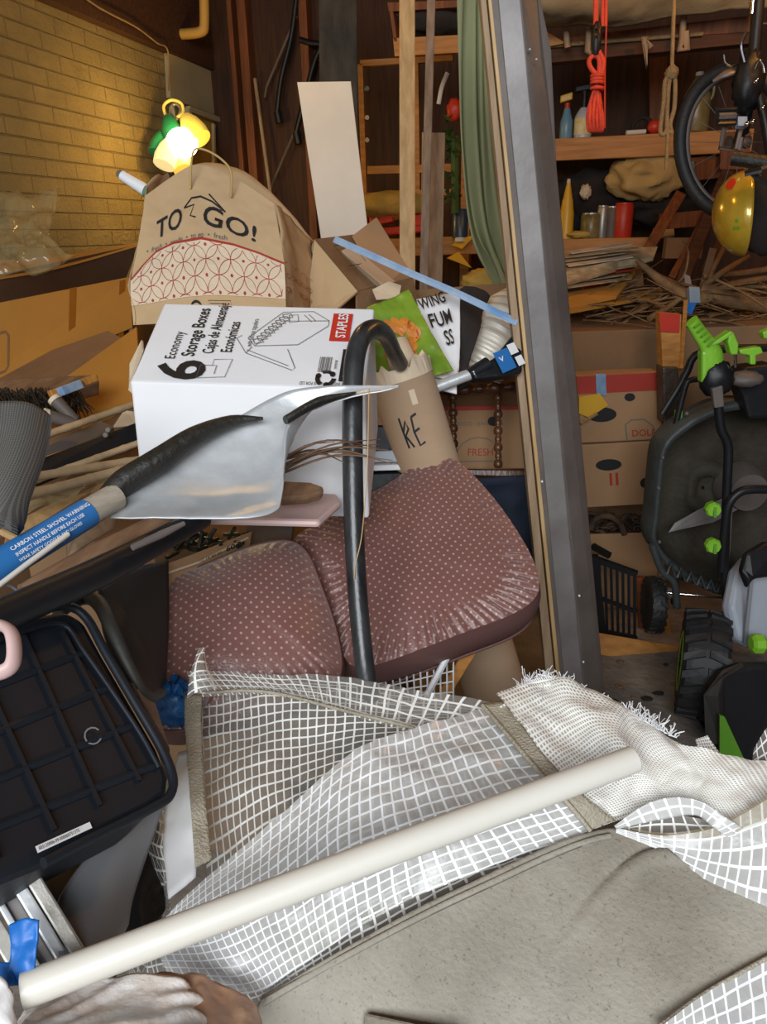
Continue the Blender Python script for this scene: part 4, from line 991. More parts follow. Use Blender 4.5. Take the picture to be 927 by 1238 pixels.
for i in range(60):
    c = P(195 + random.random() * 90, 640 + random.random() * 30, 1.38 + random.random() * .06); d = Vec((random.gauss(0, 1), random.gauss(0, 1), abs(random.gauss(0, .5)))).normalized() * .03
    rl.append(tube([c, c + d], .004, 4))
tag(mk('dark_contents', join(*rl), mat('tray_contents', '30352a', .4, var=.6, vs=30, bump=.3)), 'dark glossy scraps filling the cardboard tray marked 606', 'scraps', kind='stuff')
tag(mk('diamond_sheet', slab([P(295, 655, 1.46), P(300, 628, 1.5), P(355, 628, 1.46), P(352, 652, 1.44), P(330, 664, 1.43)], .006), M['steeldark']), 'grey quilted sheet corner between the tray and the boxy cushion', 'sheet')

# black bin behind tote
t = thing('black_bin', 'dusty black plastic bin between the ribbed tote and the round cushion', 'bin', P(170, 850, 1.2))
mk('right_wall', surf(coons([P(120, 712, 1.05), P(152, 690, 1.14), P(202, 678, 1.25)], [P(160, 830, .96), P(180, 850, .97), P(198, 825, 1.1)], [P(120, 712, 1.05), P(128, 770, 1.0), P(160, 830, .96)], [P(202, 678, 1.25), P(202, 750, 1.18), P(198, 825, 1.1)]), 20, 20), M['bin'], t, smooth=True, solid=.006)
mk('rim', rod([(70, 742, .93), (98, 724, 1.0), (118, 728, .98), (135, 760, .94), (158, 812, .92), (178, 842, .93), (195, 838, .98)], [7, 8, 9, 9, 8, 7, 6], 10, 4), M['bin'], t, smooth=True)
mk('inner_wall', slab([P(112, 722, 1.05), P(152, 690, 1.15), P(156, 760, 1.12), P(135, 745, 1.05)], .01), M['oldwood'], t)
mk('outer_wall', slab([P(150, 800, .93), P(185, 842, .95), P(205, 905, .88), P(206, 940, .86), P(196, 905, .86)], .006), M['greywood'], t)
# ------------------------------------------------------------------ ribbed black tote (upside down)
t = thing('black_tote', 'black ribbed plastic tote lying bottom-up with a small white barcode label', 'tote', P(80, 1080, .9))
TA, TB, TC = P(-60, 790, .82), P(105, 735, .93), P(-60, 1080, .72)
# bottom face plane from outline
out2 = [(-60, 775), (40, 742), (80, 736), (103, 750), (125, 790), (160, 850), (192, 905), (206, 940), (204, 962), (185, 977), (110, 1015), (50, 1046), (-60, 1090)]
n_t = ((P(103, 750, .93) - P(-20, 790, .80)).cross(P(204, 955, .84) - P(-20, 790, .80))).normalized()
o_t = P(103, 750, .92)
def TP(x, y, lift=0):
    r = ray(x, y); p = CAM + r * ((o_t - CAM).dot(n_t) / r.dot(n_t)); return p - n_t * lift * (1 if n_t.dot(r) > 0 else -1)
g = [TP(x, y) for x, y in out2]
mk('bottom', slab(g, .09), M['tote'], t, bev=.01)
mk('rim', tube(cat([TP(x, y, .004) for x, y in out2[:-1]], 4), .0055, 8), M['tote'], t, smooth=True)
mk('inner_rim', tube(cat([TP(x, y, .004) for x, y in [(-60, 800), (30, 765), (75, 758), (100, 790), (135, 840), (168, 890), (190, 930)]], 5), .003, 8), M['tote'], t, smooth=True)
rb = []
def rib(a, b, w=.0028, h=.008): 
    rb.append(tube([TP(*a, .002), TP(*b, .002)], w, 4, flat=1.6))
for a, b in (((-60, 935), (60, 805)),):
    pass
for a, b in (((28, 770), (120, 975)), ((-30, 800), (65, 1005)), ((75, 765), (168, 945)), ((-60, 880), (-5, 1040))): rib(a, b)
for a, b in (((-60, 850), (100, 790)), ((-60, 908), (130, 832)), ((-60, 965), (158, 878)), ((-60, 1022), (188, 925))): rib(a, b)
mk('ribs', join(*rb), M['tote'], t)
for a in ():
    q = [TP(a[0] - 14, a[1] - 4, .003), TP(a[0] + 10, a[1] - 13, .003), TP(a[0] + 22, a[1] + 14, .003), TP(a[0] - 2, a[1] + 24, .003)]
    mk('raised_square', slab(q, .004), M['blackp'], t, bev=.001)
S = S_box(TP(40, 1026, .003), TP(106, 996, .003) - TP(40, 1026, .003), TP(43, 1034, .003) - TP(40, 1026, .003))
lbl = mk('label', fillq(S, rectq(0, 0, 1, 1), .001), M['white'], t)
mk('label_lettering', text(S, '803120006-99-0000007513TE', .03, .75, .72, 0, .75, 9, 0, .002), M['black'], lbl)
mk('moulded_mark', stroke(lambda u, v: TP(u, v, .003), [(110 + 10 * math.cos(a * .5), 892 + 10 * math.sin(a * .5)) for a in range(12)], 2, 1, .001), M['greyplastic'], t)
# grey crate below
tag(mk('grey_bin', surf(coons([P(120, 1015, .84), P(165, 985, .90), P(200, 960, .95)], [P(70, 1160, .70), P(130, 1150, .72), P(150, 1120, .78)], [P(120, 1015, .84), P(70, 1090, .76), P(70, 1160, .70)], [P(200, 960, .95), P(165, 1060, .86), P(150, 1120, .78)]), 14, 14), M['greyplastic'], smooth=True, solid=.01), 'smooth grey plastic panel between tote and mesh bag', 'panel')
tag(mk('dark_crate', slab([P(30, 1050, .86), P(120, 1005, .95), P(190, 960, 1.05), P(200, 1100, .9), P(120, 1200, .76), P(40, 1200, .74)], .02), M['blackp']), 'black crate wall seen in the gap under the tote', 'crate')
# aluminium frame at the left
t = thing('aluminium_frame', 'grooved aluminium frame rail at the lower left edge', 'frame', P(30, 1170, .75))
for (a, b, c, d_), m in ((((-30, 960), (0, 1000), (105, 1165), (70, 1178)), 'alu'), (((-30, 985), (-4, 1012), (92, 1180), (62, 1192)), 'alu')):
    pass
def arail(x0, y0, x1, y1, w, m, lift, th=.012):
    mk('rail', board(x0, y0, .74 - lift, x1, y1, .70 - lift, w, th), M[m], t, bev=.002)
arail(-25, 955, 112, 1180, 16, 'alu', 0, .03); arail(-30, 985, 92, 1185, 14, 'galv', .004, .02); arail(-38, 1000, 74, 1190, 16, 'steel', -.012, .02); arail(-45, 1015, 60, 1195, 8, 'galv', .0, .02); arail(-55, 1040, 44, 1205, 18, 'alu', -.006, .02)
tag(mk('pink_handle', tube([P(-20, 752, .64), P(4, 757, .635), P(15, 768, .625), P(17, 795, .615), P(8, 810, .61), P(-20, 818, .605)], .0048, 14, smoothn=5, flat=1.5), M['pink'], smooth=True), 'pale pink plastic handle poking in at the left edge', 'rounded handle')  # open rounded pink handle cut off by the left edge
tag(mk('blue_bag', blob(P(208, 850, 1.12), .035, .03, .035, .5, 4, 3), M['bluebag'], smooth=True), 'crumpled blue plastic bag behind the grey felt edge', 'bag')
# wire rack behind hoop
t = thing('wire_rack', 'white wire grid rack under the boxy maroon cushion', 'rack', P(500, 860, 1.3))
w0, w1, w2, w3 = P(455, 815, 1.33), P(548, 775, 1.42), P(548, 850, 1.32), P(462, 850, 1.28)
for i in range(12):
    mk('wire', tube([w0.lerp(w1, i / 11), w3.lerp(w2, i / 11)], .0016, 5), M['white'], t)
for i in range(7):
    mk('wire', tube([w0.lerp(w3, i / 6), w1.lerp(w2, i / 6)], .0016, 5), M['white'], t)
mk('frame', tube([P(515, 842, 1.3), P(540, 795, 1.35)], .006, 6), M['white'], t)
tag(mk('wooden_batten', board(572, 782, 1.42, 530, 850, 1.36, 14, .02), M['shelfwood'], bev=.002), 'short orange wooden batten beside the white wire rack', 'wood')
tag(mk('navy_cloth', surf(coons([V(575, 578, 1.75), V(650, 575, 1.75)], [V(600, 700, 1.7), V(665, 700, 1.7)], [V(575, 578, 1.75), V(600, 700, 1.7)], [V(650, 575, 1.75), V(665, 700, 1.7)]), 16, 16, crumple(.04, 7, 1)), M['navy'], smooth=True, solid=.01), 'dark navy cloth hanging behind the boxy maroon cushion', 'cloth')

# ------------------------------------------------------------------ foreground sheets
def zz(x, y, z): return Z(x, y, z)
# carrying boxes down to the floor
tag(mk('under_carton', hexa(zz(300, 1230, .60) + Vec((0, 0, -.595)), HR * .62, HF * .42, Vec((0, 0, .56))), M['greyplastic'], bev=.004), 'big grey box carrying the mesh sheets and the grey tarp', 'box')
# back mesh sheet
SA = coons([zz(236, 822, .74), zz(330, 815, .76), zz(450, 832, .75), zz(600, 858, .73)], [zz(252, 1085, .67), zz(335, 1020, .69), zz(440, 950, .70), zz(600, 890, .69)],
           [zz(236, 822, .74), zz(240, 930, .71), zz(252, 1085, .67)], [zz(600, 858, .73), zz(600, 890, .69)])
t = thing('mesh_sheet', 'clear plastic sheet with white grid threads folded behind the front sheet', 'sheet', zz(350, 950, .62))
mk('film', surf(SA, 70, 50, crumple(.012, 6, 2)), M['mesh_b'], t, smooth=True)
ST2 = coons([zz(225, 812, .80), zz(300, 812, .79), zz(420, 818, .78), zz(600, 852, .76)], [zz(240, 845, .775), zz(330, 838, .775), zz(420, 862, .765), zz(560, 900, .74)], [zz(225, 812, .80), zz(240, 845, .775)], [zz(600, 852, .76), zz(560, 900, .74)])
mk('top_fold', surf(ST2, 60, 14, crumple(.01, 8, 5)), M['mesh_b'], t, smooth=True)
mk('seam', tube([zz(238, 838, .782), zz(320, 836, .782), zz(420, 860, .775), zz(500, 880, .765)], .0025, 6, smoothn=6, flat=.5), M['felt'], t, smooth=True)
mk('side_edge', surf(coons([zz(222, 838, .78), zz(243, 838, .785)], [zz(236, 1050, .725), zz(256, 1040, .725)], [zz(222, 838, .78), zz(228, 940, .75), zz(236, 1050, .725)], [zz(243, 838, .785), zz(246, 940, .75), zz(256, 1040, .725)]), 6, 30, crumple(.004, 20, 1)), M['felt'], t, smooth=True, solid=.004, label='grey felt edge strip')
mk('peak_fold', surf(coons([P(240, 783, 1.03), P(244, 786, 1.04)], [P(226, 845, .98), P(245, 838, .985), P(272, 832, 1.02)], [P(240, 783, 1.03), P(230, 815, 1.0), P(226, 845, .98)], [P(244, 786, 1.04), P(256, 812, 1.02), P(272, 832, 1.02)]), 14, 14, lambda u, v, p: .008 * math.sin(u * 3.14)), M['mesh_b'], t, smooth=True)
tag(mk('paper_insert', surf(coons([zz(214, 908, .735), zz(234, 900, .745)], [zz(203, 1086, .70), zz(236, 1060, .71)], [zz(214, 908, .735), zz(198, 990, .71), zz(203, 1086, .70)], [zz(234, 900, .745), zz(240, 980, .73), zz(236, 1060, .71)]), 8, 20, crumple(.006, 15, 3)), M['white'], smooth=True, solid=.002), 'torn white paper strip beside the grey felt edge', 'paper')
# front mesh sheet
SFm = coons([zz(196, 1112, .715), zz(250, 1058, .735), zz(330, 990, .76), zz(430, 908, .79), zz(510, 875, .79), zz(592, 852, .775)],
            [zz(205, 1190, .68), zz(300, 1200, .695), zz(360, 1170, .70), zz(440, 1120, .705), zz(580, 1050, .715), zz(725, 998, .72)],
            [zz(196, 1112, .715), zz(186, 1140, .69), zz(205, 1190, .68)], [zz(592, 852, .775), zz(640, 910, .775), zz(690, 965, .755), zz(725, 998, .72)])
t = thing('front_mesh_sheet', 'large clear plastic sheet with white grid threads under the white pipe', 'sheet', zz(450, 1050, .64))
mk('film', surf(SFm, 110, 60, crumple(.014, 6, 9)), M['mesh_a'], t, smooth=True)
mk('under_layer', surf(lambda u, v: SFm(u, .18 + .8 * v) - Vec((0, 0, .02)), 90, 40, crumple(.012, 9, 4)), M['mesh_b'], t, smooth=True)
SE = coons([zz(583, 852, .792), zz(610, 848, .795)], [zz(712, 1002, .735), zz(745, 992, .738)], [zz(583, 852, .792), zz(645, 925, .785), zz(690, 975, .762), zz(712, 1002, .735)], [zz(610, 848, .795), zz(655, 910, .79), zz(705, 962, .768), zz(745, 992, .738)])
mk('seam_band', surf(SE, 6, 40, crumple(.003, 20, 2)), M['felt'], t, smooth=True, solid=.003, label='grey felt seam band')
mk('seam_cord', tube([SE(0, v / 20) - FW * .004 for v in range(21)], .003, 6), M['felt'], t, smooth=True)
# gauze netting at right
SG = coons([zz(600, 848, .80), zz(640, 826, .81), zz(672, 820, .82), zz(730, 846, .80), zz(800, 884, .79), zz(860, 905, .79), zz(960, 925, .78)],
           [zz(735, 992, .74), zz(790, 975, .745), zz(850, 978, .75), zz(905, 985, .76), zz(960, 960, .77)],
           [zz(600, 848, .80), zz(655, 910, .79), zz(705, 962, .768), zz(735, 992, .74)], [zz(960, 925, .78), zz(960, 960, .77)])
t = thing('gauze_netting', 'fine off-white gauze netting with frayed edge at the right of the sheets', 'netting', zz(780, 930, .68))
SGd = crumple(.03, 6, 12)
mk('netting', surf(SG, 110, 60, SGd), M['gauze'], t, smooth=True)
mk('netting_layer', surf(lambda u, v: SG(u, v * .96 + .02) - Vec((0, 0, .012)), 90, 50, crumple(.025, 7, 2)), M['gauze'], t, smooth=True)
random.seed(4); fr = []
for i in range(200):
    u = .1 + .62 * random.random() if i < 120 else random.gauss(.62, .03) if i < 190 else random.gauss(.16, .012); p = SG(u, 0); 
    d = (CU * abs(random.gauss(.007, .004)) + CR * random.gauss(0, .005) - FW * random.gauss(0, .005)) * (1 if i < 120 else 1.6)
    fr.append(tube([p, p + d * .6, p + d + CR * random.gauss(0, .004)], .0006, 3, caps=False))
fr.append(tube([zz(655, 850, .82), P(657, 822, 1.04)], .0006, 3))
mk('frayed_threads', join(*fr), M['white'], t)
mk('frayed_flap', surf(coons([P(840, 893, 1.0), P(856, 887, 1.0)], [P(850, 920, .97), P(884, 925, .97)], [P(840, 893, 1.0), P(850, 920, .97)], [P(856, 887, 1.0), P(884, 925, .97)]), 16, 12, crumple(.01, 15, 1)), M['gauze'], t, smooth=True)
# right mesh loop strip
SR = coons([zz(745, 1000, .735), zz(800, 1010, .74), zz(860, 1002, .755), zz(905, 980, .78), zz(960, 945, .81)], [zz(745, 1006, .73), zz(800, 1030, .725), zz(850, 1062, .72), zz(900, 1085, .72), zz(960, 1110, .72)],
           [zz(745, 1000, .735), zz(745, 1006, .73)], [zz(960, 945, .81), zz(965, 1030, .76), zz(960, 1110, .72)])
t = thing('mesh_strip', 'twisted loop of white grid mesh at the right edge over the grey tarp', 'strip', zz(850, 1030, .70))
mk('film', surf(SR, 50, 24, crumple(.006, 8, 1)), M['mesh_a'], t, smooth=True)
mk('hem', surf(lambda u, v: SR(u, v * .22) + Vec((0, 0, .004)), 40, 4), M['clear'], t, smooth=True)
SL = coons([zz(742, 998, .74), zz(790, 968, .77), zz(840, 966, .785), zz(880, 990, .775), zz(905, 1005, .76)], [zz(745, 1002, .735), zz(800, 990, .75), zz(840, 985, .765), zz(862, 1000, .765), zz(880, 1012, .755)], [zz(742, 998, .74), zz(745, 1002, .735)], [zz(905, 1005, .76), zz(880, 1012, .755)])
mk('loop', surf(SL, 50, 8, crumple(.004, 9, 5)), M['mesh_a'], t, smooth=True, solid=.001)
mk('loop_inside', surf(coons([zz(750, 1000, .73), zz(800, 985, .735), zz(850, 990, .74)], [zz(750, 1004, .722), zz(800, 1008, .722), zz(870, 1008, .73)], [zz(750, 1000, .73), zz(750, 1004, .722)], [zz(850, 990, .74), zz(870, 1008, .73)]), 30, 8), M['mesh_b'], t, smooth=True)
# grey tarp
SGt = coons([zz(318, 1206, .70), zz(400, 1156, .71), zz(560, 1072, .722), zz(735, 1002, .728), zz(830, 1045, .722), zz(960, 1105, .715)],
            [zz(310, 1300, .64), zz(500, 1310, .645), zz(700, 1290, .655), zz(800, 1245, .675), zz(870, 1196, .69), zz(960, 1148, .695)],
            [zz(318, 1206, .70), zz(300, 1250, .67), zz(310, 1300, .64)], [zz(960, 1105, .715), zz(960, 1148, .695)])
t = thing('grey_tarp', 'stiff stained grey-beige tarp panel in the foreground', 'tarp', zz(600, 1180, .6))
mk('panel', surf(SGt, 90, 60, lambda u, v, p: .006 * noise.fractal(p * 4, 1, 2, 3) - .014 * math.exp(-((u - .62 + (v - .2) * .55) / .012) ** 2) * max(0, .75 - v * 1.4) + .010 * math.exp(-((u - .655 + (v - .2) * .55) / .03) ** 2) * max(0, .75 - v * 1.4)), M['tarp'], t, smooth=True, solid=.006)
mk('hem', tube([SGt(u / 30 * .6, .03) - FW * .006 for u in range(31)], .0035, 6, flat=.5), M['tarp'], t, smooth=True)
mk('hem_stitching', stroke(SGt, [(u / 40 * .55, .075) for u in range(41)], .0045, 3, .0045), mat('stitch', '6f675a', .9), t)
SGr = coons([zz(795, 1242, .69), zz(860, 1196, .70), zz(960, 1140, .705)], [zz(795, 1300, .67), zz(960, 1300, .67)], [zz(795, 1242, .69), zz(795, 1300, .67)], [zz(960, 1140, .705), zz(960, 1300, .67)])
t = thing('corner_mesh_sheet', 'white grid mesh sheet corner at the bottom right', 'sheet', zz(880, 1240, .62))
mk('film', surf(SGr, 30, 24, crumple(.006, 8, 1)), M['mesh_a'], t, smooth=True)
mk('edge_cord', tube([SGr(u / 20, 0) for u in range(21)], .0022, 6), M['felt'], t, smooth=True)
tag(mk('flat_beam', hexa(zz(440, 1222, .69), zz(560, 1248, .69) - zz(440, 1222, .69), zz(435, 1300, .68) - zz(440, 1222, .69), Vec((0, 0, -.03))), M['tarp'], bev=.004), 'grey flat slat end poking in at the bottom edge', 'slat')
# left mesh bag
SLb = coons([zz(198, 940, .67), zz(215, 940, .68), zz(222, 950, .70)], [zz(145, 1160, .62), zz(190, 1240, .62), zz(240, 1240, .64)], [zz(198, 940, .67), zz(160, 1040, .64), zz(142, 1110, .62), zz(145, 1160, .62)], [zz(222, 950, .70), zz(215, 1060, .68), zz(215, 1140, .67), zz(240, 1240, .64)])
tag(mk('mesh_bag', surf(SLb, 40, 60, crumple(.035, 7, 3)), M['mesh_b'], smooth=True), 'crumpled clear grid mesh bag under the left side of sheets', 'bag')
tag(mk('tarp_scrap', slab([zz(846, 1062, .71), zz(872, 1075, .71), zz(885, 1082, .71), zz(868, 1088, .71)], .004), M['felt']), 'small frayed felt scrap under the twisted mesh loop', 'scrap')
tag(mk('mesh_corner', surf(coons([P(912, 905, .95), P(935, 870, .98)], [P(905, 935, .93), P(960, 935, .95)], [P(912, 905, .95), P(905, 935, .93)], [P(935, 870, .98), P(960, 935, .95)]), 12, 12, crumple(.01, 9, 2)), M['mesh_b'], smooth=True), 'small grid mesh corner rising at the right edge', 'mesh')
# white pipe
pa, pb = zz(28, 1198, .80), zz(765, 918, .835)
mid = pa.lerp(pb, .5) + Vec((0, 0, .002))
pe = (pb - pa).normalized() * .0006
t = mk('pvc_pipe', join(tube([pa, pa + pe, pa.lerp(pb, .25) + Vec((0, 0, .001)), mid, pa.lerp(pb, .75) + Vec((0, 0, .001)), pb - pe, pb], .0150, 28)), M['pvc'], smooth=False)
for pol in t.data.polygons: pol.use_smooth = len(pol.vertices) == 4
tag(t, 'long white plastic pipe lying across the foreground sheets', 'pipe')
# blue tape and bag at the bottom left
t = thing('blue_strap', 'crumpled bright blue plastic strap tied at the lower left', 'strap', P(20, 1190, .66))
mk('strap', surf(coons([P(10, 1118, .66), P(30, 1110, .66), P(48, 1112, .66)], [P(8, 1190, .64), P(26, 1190, .64), P(42, 1182, .645)], [P(10, 1118, .66), P(14, 1150, .65), P(8, 1190, .64)], [P(48, 1112, .66), P(45, 1150, .65), P(42, 1182, .645)]), 14, 20, crumple(.012, 18, 2)), M['blue'], t, smooth=True, solid=.002)
mk('strap', surf(coons([P(-20, 1160, .65), P(14, 1165, .65)], [P(-20, 1195, .64), P(25, 1192, .64)], [P(-20, 1160, .65), P(-20, 1195, .64)], [P(14, 1165, .65), P(25, 1192, .64)]), 14, 10, crumple(.012, 18, 7)), M['blue'], t, smooth=True, solid=.002)
tag(mk('blue_patch', slab([P(135, 1192, .7), P(200, 1182, .7), P(200, 1215, .69), P(135, 1215, .69)], .004), M['blue']), 'blue plastic patch showing behind the white bag', 'plastic')
pb_ = mat('bag_white', 'fbfbfa', .3, vs=26, col2='e0d3c9', bump=.35, bs=60)
t = thing('shopping_bag', 'crinkled white plastic bag with brown showing through at the bottom left', 'bag', P(150, 1300, .56))
def rip(u, v, p): return .0035 * math.sin((u * 9 + v * 12) * 3.2 + 3 * noise.noise(p * 22)) * (.5 + noise.noise(p * 15)) + .009 * noise.fractal(p * 12, 1, 2, 2)
SW1 = coons([P(18, 1236, .66), P(45, 1200, .68), P(120, 1184, .70), P(215, 1190, .70), P(262, 1240, .68)], [P(-20, 1330, .54), P(120, 1340, .54), P(270, 1340, .54)], [P(18, 1236, .66), P(-20, 1330, .54)], [P(262, 1240, .68), P(270, 1340, .54)])
mk('bag_body', surf(SW1, 80, 50, rip), pb_, t, smooth=True, solid=.001)
SW2 = coons([P(150, 1190, .715), P(235, 1180, .72), P(290, 1205, .71), P(318, 1245, .68)], [P(150, 1340, .58), P(330, 1340, .58)], [P(150, 1190, .715), P(150, 1340, .58)], [P(318, 1245, .68), P(330, 1340, .58)])
mk('bag_side', surf(SW2, 40, 40, crumple(.012, 14, 3)), mat('bag_brown', 'cfac93', .4, vs=10, col2='b08b73', bump=.3, bs=40), t, smooth=True, solid=.001)
SW3 = coons([P(-30, 1170, .62), P(8, 1185, .62), P(20, 1225, .61)], [P(-30, 1330, .56), P(30, 1330, .56)], [P(-30, 1170, .62), P(-30, 1330, .56)], [P(20, 1225, .61), P(30, 1330, .56)])
mk('bag_corner', surf(SW3, 20, 20, crumple(.012, 18, 5)), M['white'], t, smooth=True, solid=.001)
# ------------------------------------------------------------------ right side shelves
def Y(x, y, Yv=4.4): return PY(x, y, Yv)
t = thing('wall_shelf', 'long orange lit wooden shelf at eye level holding spray bottles and a jug', 'shelf', Y(780, 300))
a, b = Y(660, 168), Y(925, 154); zt = a.z; 
def bd(x0, x1, y0, y1, Yv, dp, m, **k):
    p0, p1 = Y(x0, y0, Yv), Y(x1, y0, Yv); h = (Y(x0, y0, Yv) - Y(x0, y1, Yv)).length
    return hexa(Vec((p0.x, Yv, p0.z - h)), Vec((p1.x - p0.x, 0, 0)), Vec((0, dp, 0)), Vec((0, 0, h)))
Zs1 = Y(760, 163).z; Zs2 = Y(720, 288).z
def shelfz(x0, x1, zt, h, dp, Yv=4.4):
    p0, p1 = Y(x0, 200, Yv), Y(x1, 200, Yv)
    return hexa(Vec((p0.x, Yv, zt - h)), Vec((p1.x - p0.x, 0, 0)), Vec((0, dp, 0)), Vec((0, 0, h)))
mk('front_board', shelfz(640, 906, Zs1, .105, .04), M['shelfwood'], t, bev=.004)
g = shelfz(640, 906, Zs1 - .002, .02, .54, 4.44); mk('shelf_top', g, M['joist'], t)
t = thing('wall_shelf', 'lower wooden shelf holding the yellow squeeze bottle and cans', 'shelf', Y(740, 400))
mk('front_board', shelfz(640, 800, Zs2, .085, .04), M['shelfwood'], t, bev=.004)
mk('shelf_top', shelfz(640, 800, Zs2 - .002, .02, .54, 4.44), M['joist'], t)
tag(mk('shelf_post', hexa(Y(785, 180, 4.85), Vec((.09, 0, 0)), Vec((0, .06, 0)), Y(785, 70, 4.85) - Y(785, 180, 4.85)), M['stud']), 'dim brown upright stud behind the tan hanging rope', 'post')
tag(mk('support_board', slab([Y(872, 160, 4.38), Y(908, 158, 4.38), Y(905, 205, 4.38), Y(870, 205, 4.38)], .03), M['stud'], bev=.003), 'reddish board end below the upper shelf behind the bicycle', 'board')
t = thing('ceiling_rail', 'wooden double joist rail with hanging hooks over the upper shelf', 'rail', Y(760, 80, 3.9))
mk('upper_board', slab([Y(655, 48, 3.9), Y(915, 18, 3.9), Y(915, 38, 3.9), Y(655, 55, 3.9)], .05), M['stud'], t, bev=.003)
mk('lower_board', slab([Y(655, 55, 3.9), Y(915, 38, 3.9), Y(912, 52, 3.9), Y(655, 77, 3.9)], .08), M['joist'], t, bev=.003)
mk('lit_end', slab([Y(660, 38, 3.85), Y(684, 52, 3.85), Y(664, 56, 3.85)], .04), M['shelfwood'], t)
mk('ledge', tube([Y(660, 56, 3.88), Y(850, 41, 3.88)], .008, 6), M['rope'], t)
# tarp bundle overhead
t = thing('overhead_bundle', 'pale canvas bundle stored above the ceiling rail', 'bundle', Y(760, 10, 3.8))
SO = coons([Y(640, -60, 3.6), Y(780, -60, 3.6), Y(930, -60, 3.6)], [Y(650, 32, 3.7), Y(700, 36, 3.7), Y(780, 25, 3.7), Y(930, 8, 3.7)], [Y(640, -60, 3.6), Y(652, 0, 3.5), Y(650, 32, 3.7)], [Y(930, -60, 3.6), Y(930, 8, 3.7)])
mk('canvas', surf(SO, 40, 20, crumple(.03, 4, 1)), mat('canvas', '8f8062', .85, var=.15, bump=.2), t, smooth=True, solid=.02)
# hooks
for pts, lab in (([(712, 30), (710, 62), (716, 64)], 'pale wooden hook beside the orange rope'), ([(780, 45), (782, 80), (778, 45), (787, 58)], 'thin hook in the middle of the ceiling rail'),
                 ([(826, 20), (824, 50), (821, 60), (831, 60), (829, 38)], 'looped hook right of the tan hanging rope'), ([(684, 38), (686, 58)], 'small dim hook beside the steel door')):
    tag(mk('wall_hook', tube([Y(x, y, 3.8) for x, y in pts], .014, 6), M['oldwood'], smooth=True), lab, 'hook', 'hooks on the ceiling rail')
# orange rope hank
t = thing('orange_rope', 'bright orange-red rope hank hanging from a black carabiner', 'rope', P(721, 160, 3.0))
o = lambda x, y, d=3.0: V(x, y, 2.9 + (d - 3.0))
for x0, x1 in ((720, 719), (724, 721), (731, 728), (735, 732)):
    mk('strand', tube([o(x0, -230), o(x1, 32)], .0058, 8), M['orange'], t, smooth=True)
mk('long_strand', tube([o(733, 25), o(731, 90), o(731, 155)], .003, 6), M['redp'], t)
lp = []
for k in range(9):
    a_ = k - 4
    lp.append(tube([o(722, 100), o(720 + a_ * 1.2, 118, 3 + .01 * (k % 3)), o(719 + a_ * 2.2, 140, 3 - .012 * (k % 2)), o(720 + a_ * 1.9, 158, 3), o(722 + a_ * .6, 155, 3.02)], .0065, 6, smoothn=4))
mk('hank', join(*lp), M['orange'], t, smooth=True)
mk('wrap', join(*[tube([o(722 + 7 * math.cos(a), y + 1.5 * math.sin(a), 3 + .025 * math.sin(a)) for a in [i * math.pi / 6 for i in range(12)]], .0062, 6, closed=True) for y in (92, 96, 100, 107)]), M['orange'], t, smooth=True)
mk('loop', tube([o(722, 92), o(714, 82), o(712, 73), o(718, 67), o(724, 72), o(724, 90)], .008, 8, smoothn=4), M['orange'], t, smooth=True)
mk('loop', tube([o(723, 62), o(729, 75), o(727, 90)], .009, 8, smoothn=4), M['orange'], t, smooth=True)
mk('carabiner', lathe([(0, .009), (.02, .017), (.08, .017), (.10, .010)], o(722, 26), -UP, 14), M['blackp'], t, smooth=True)
for y in (32, 41): mk('rivet', lathe([(0, .009), (.006, .006)], o(722, y, 2.965), -FW, 10), M['chrome'], t)
mk('metal_ring', tube([o(721 + 4 * math.cos(a), 57 + 5 * math.sin(a)) for a in [i * math.pi / 6 for i in range(12)]], .004, 6, closed=True), M['chrome'], t)
# tan rope
t = thing('tan_rope', 'tan rope tied in long loops hanging before the upper shelf', 'rope', P(805, 200, 3.0))
mk('strand', tube([o(822, -230), o(812, 84)], .0065, 8), M['rope'], t, smooth=True)
mk('knot', blob(o(812, 88), .022, .02, .022, .3, 5), M['rope'], t, smooth=True)
for pts in ([(811, 90), (804, 98), (802, 125), (798, 158), (803, 162), (808, 150)], [(812, 90), (808, 105), (806, 155), (811, 160)], [(813, 90), (816, 100), (815, 130), (812, 140), (814, 136), (810, 150), (812, 161)]):
    mk('loop', tube([o(*p) for p in pts], .0075, 8, smoothn=5), M['rope'], t, smooth=True)
mk('tail', tube([o(807, 160), o(806, 185), o(805, 205)], .0065, 8, smoothn=4), M['rope'], t, smooth=True)
# items on upper shelf (base z = Zs1)
def onz(x, zt, Yv=4.45):
    p = Y(x, 160, Yv); return Vec((p.x, Yv, zt))
t = thing('spray_bottle', 'slim blue spray bottle with a yellow and red nozzle beside the steel door', 'bottle', onz(684, Zs1))
c = onz(684, Zs1); mk('body', lathe([(0, .042), (.005, .045), (.11, .043), (.15, .03), (.19, .02)], c, UP, 16, .75), M['bottleblue'], t, smooth=True)
mk('collar', lathe([(.19, .021), (.225, .018)], c, UP, 12, .75), M['redp'], t)
mk('nozzle', hexa(c + Vec((-.038, -.015, .168)), Vec((.062, 0, .014)), Vec((0, .03, 0)), Vec((0, 0, .035))), M['yellow'], t, bev=.006)
t = thing('spray_bottle', 'white spray bottle with a yellow label and black trigger behind the orange rope', 'bottle', onz(704, Zs1))
c = onz(704, Zs1); mk('body', lathe([(0, .06), (.13, .06), (.16, .045), (.19, .022)], c, UP, 20, .75), M['lightgrey'], t, smooth=True)
mk('label', lathe([(.02, .0615), (.12, .0615)], c, UP, 20, .75), mat('label_yellow', 'c7b04a', .6, vs=25, col2='d8d2c0', bump=0), t)
mk('neck', lathe([(.19, .02), (.27, .014), (.29, .018)], c, UP, 12, .75), M['blackp'], t)
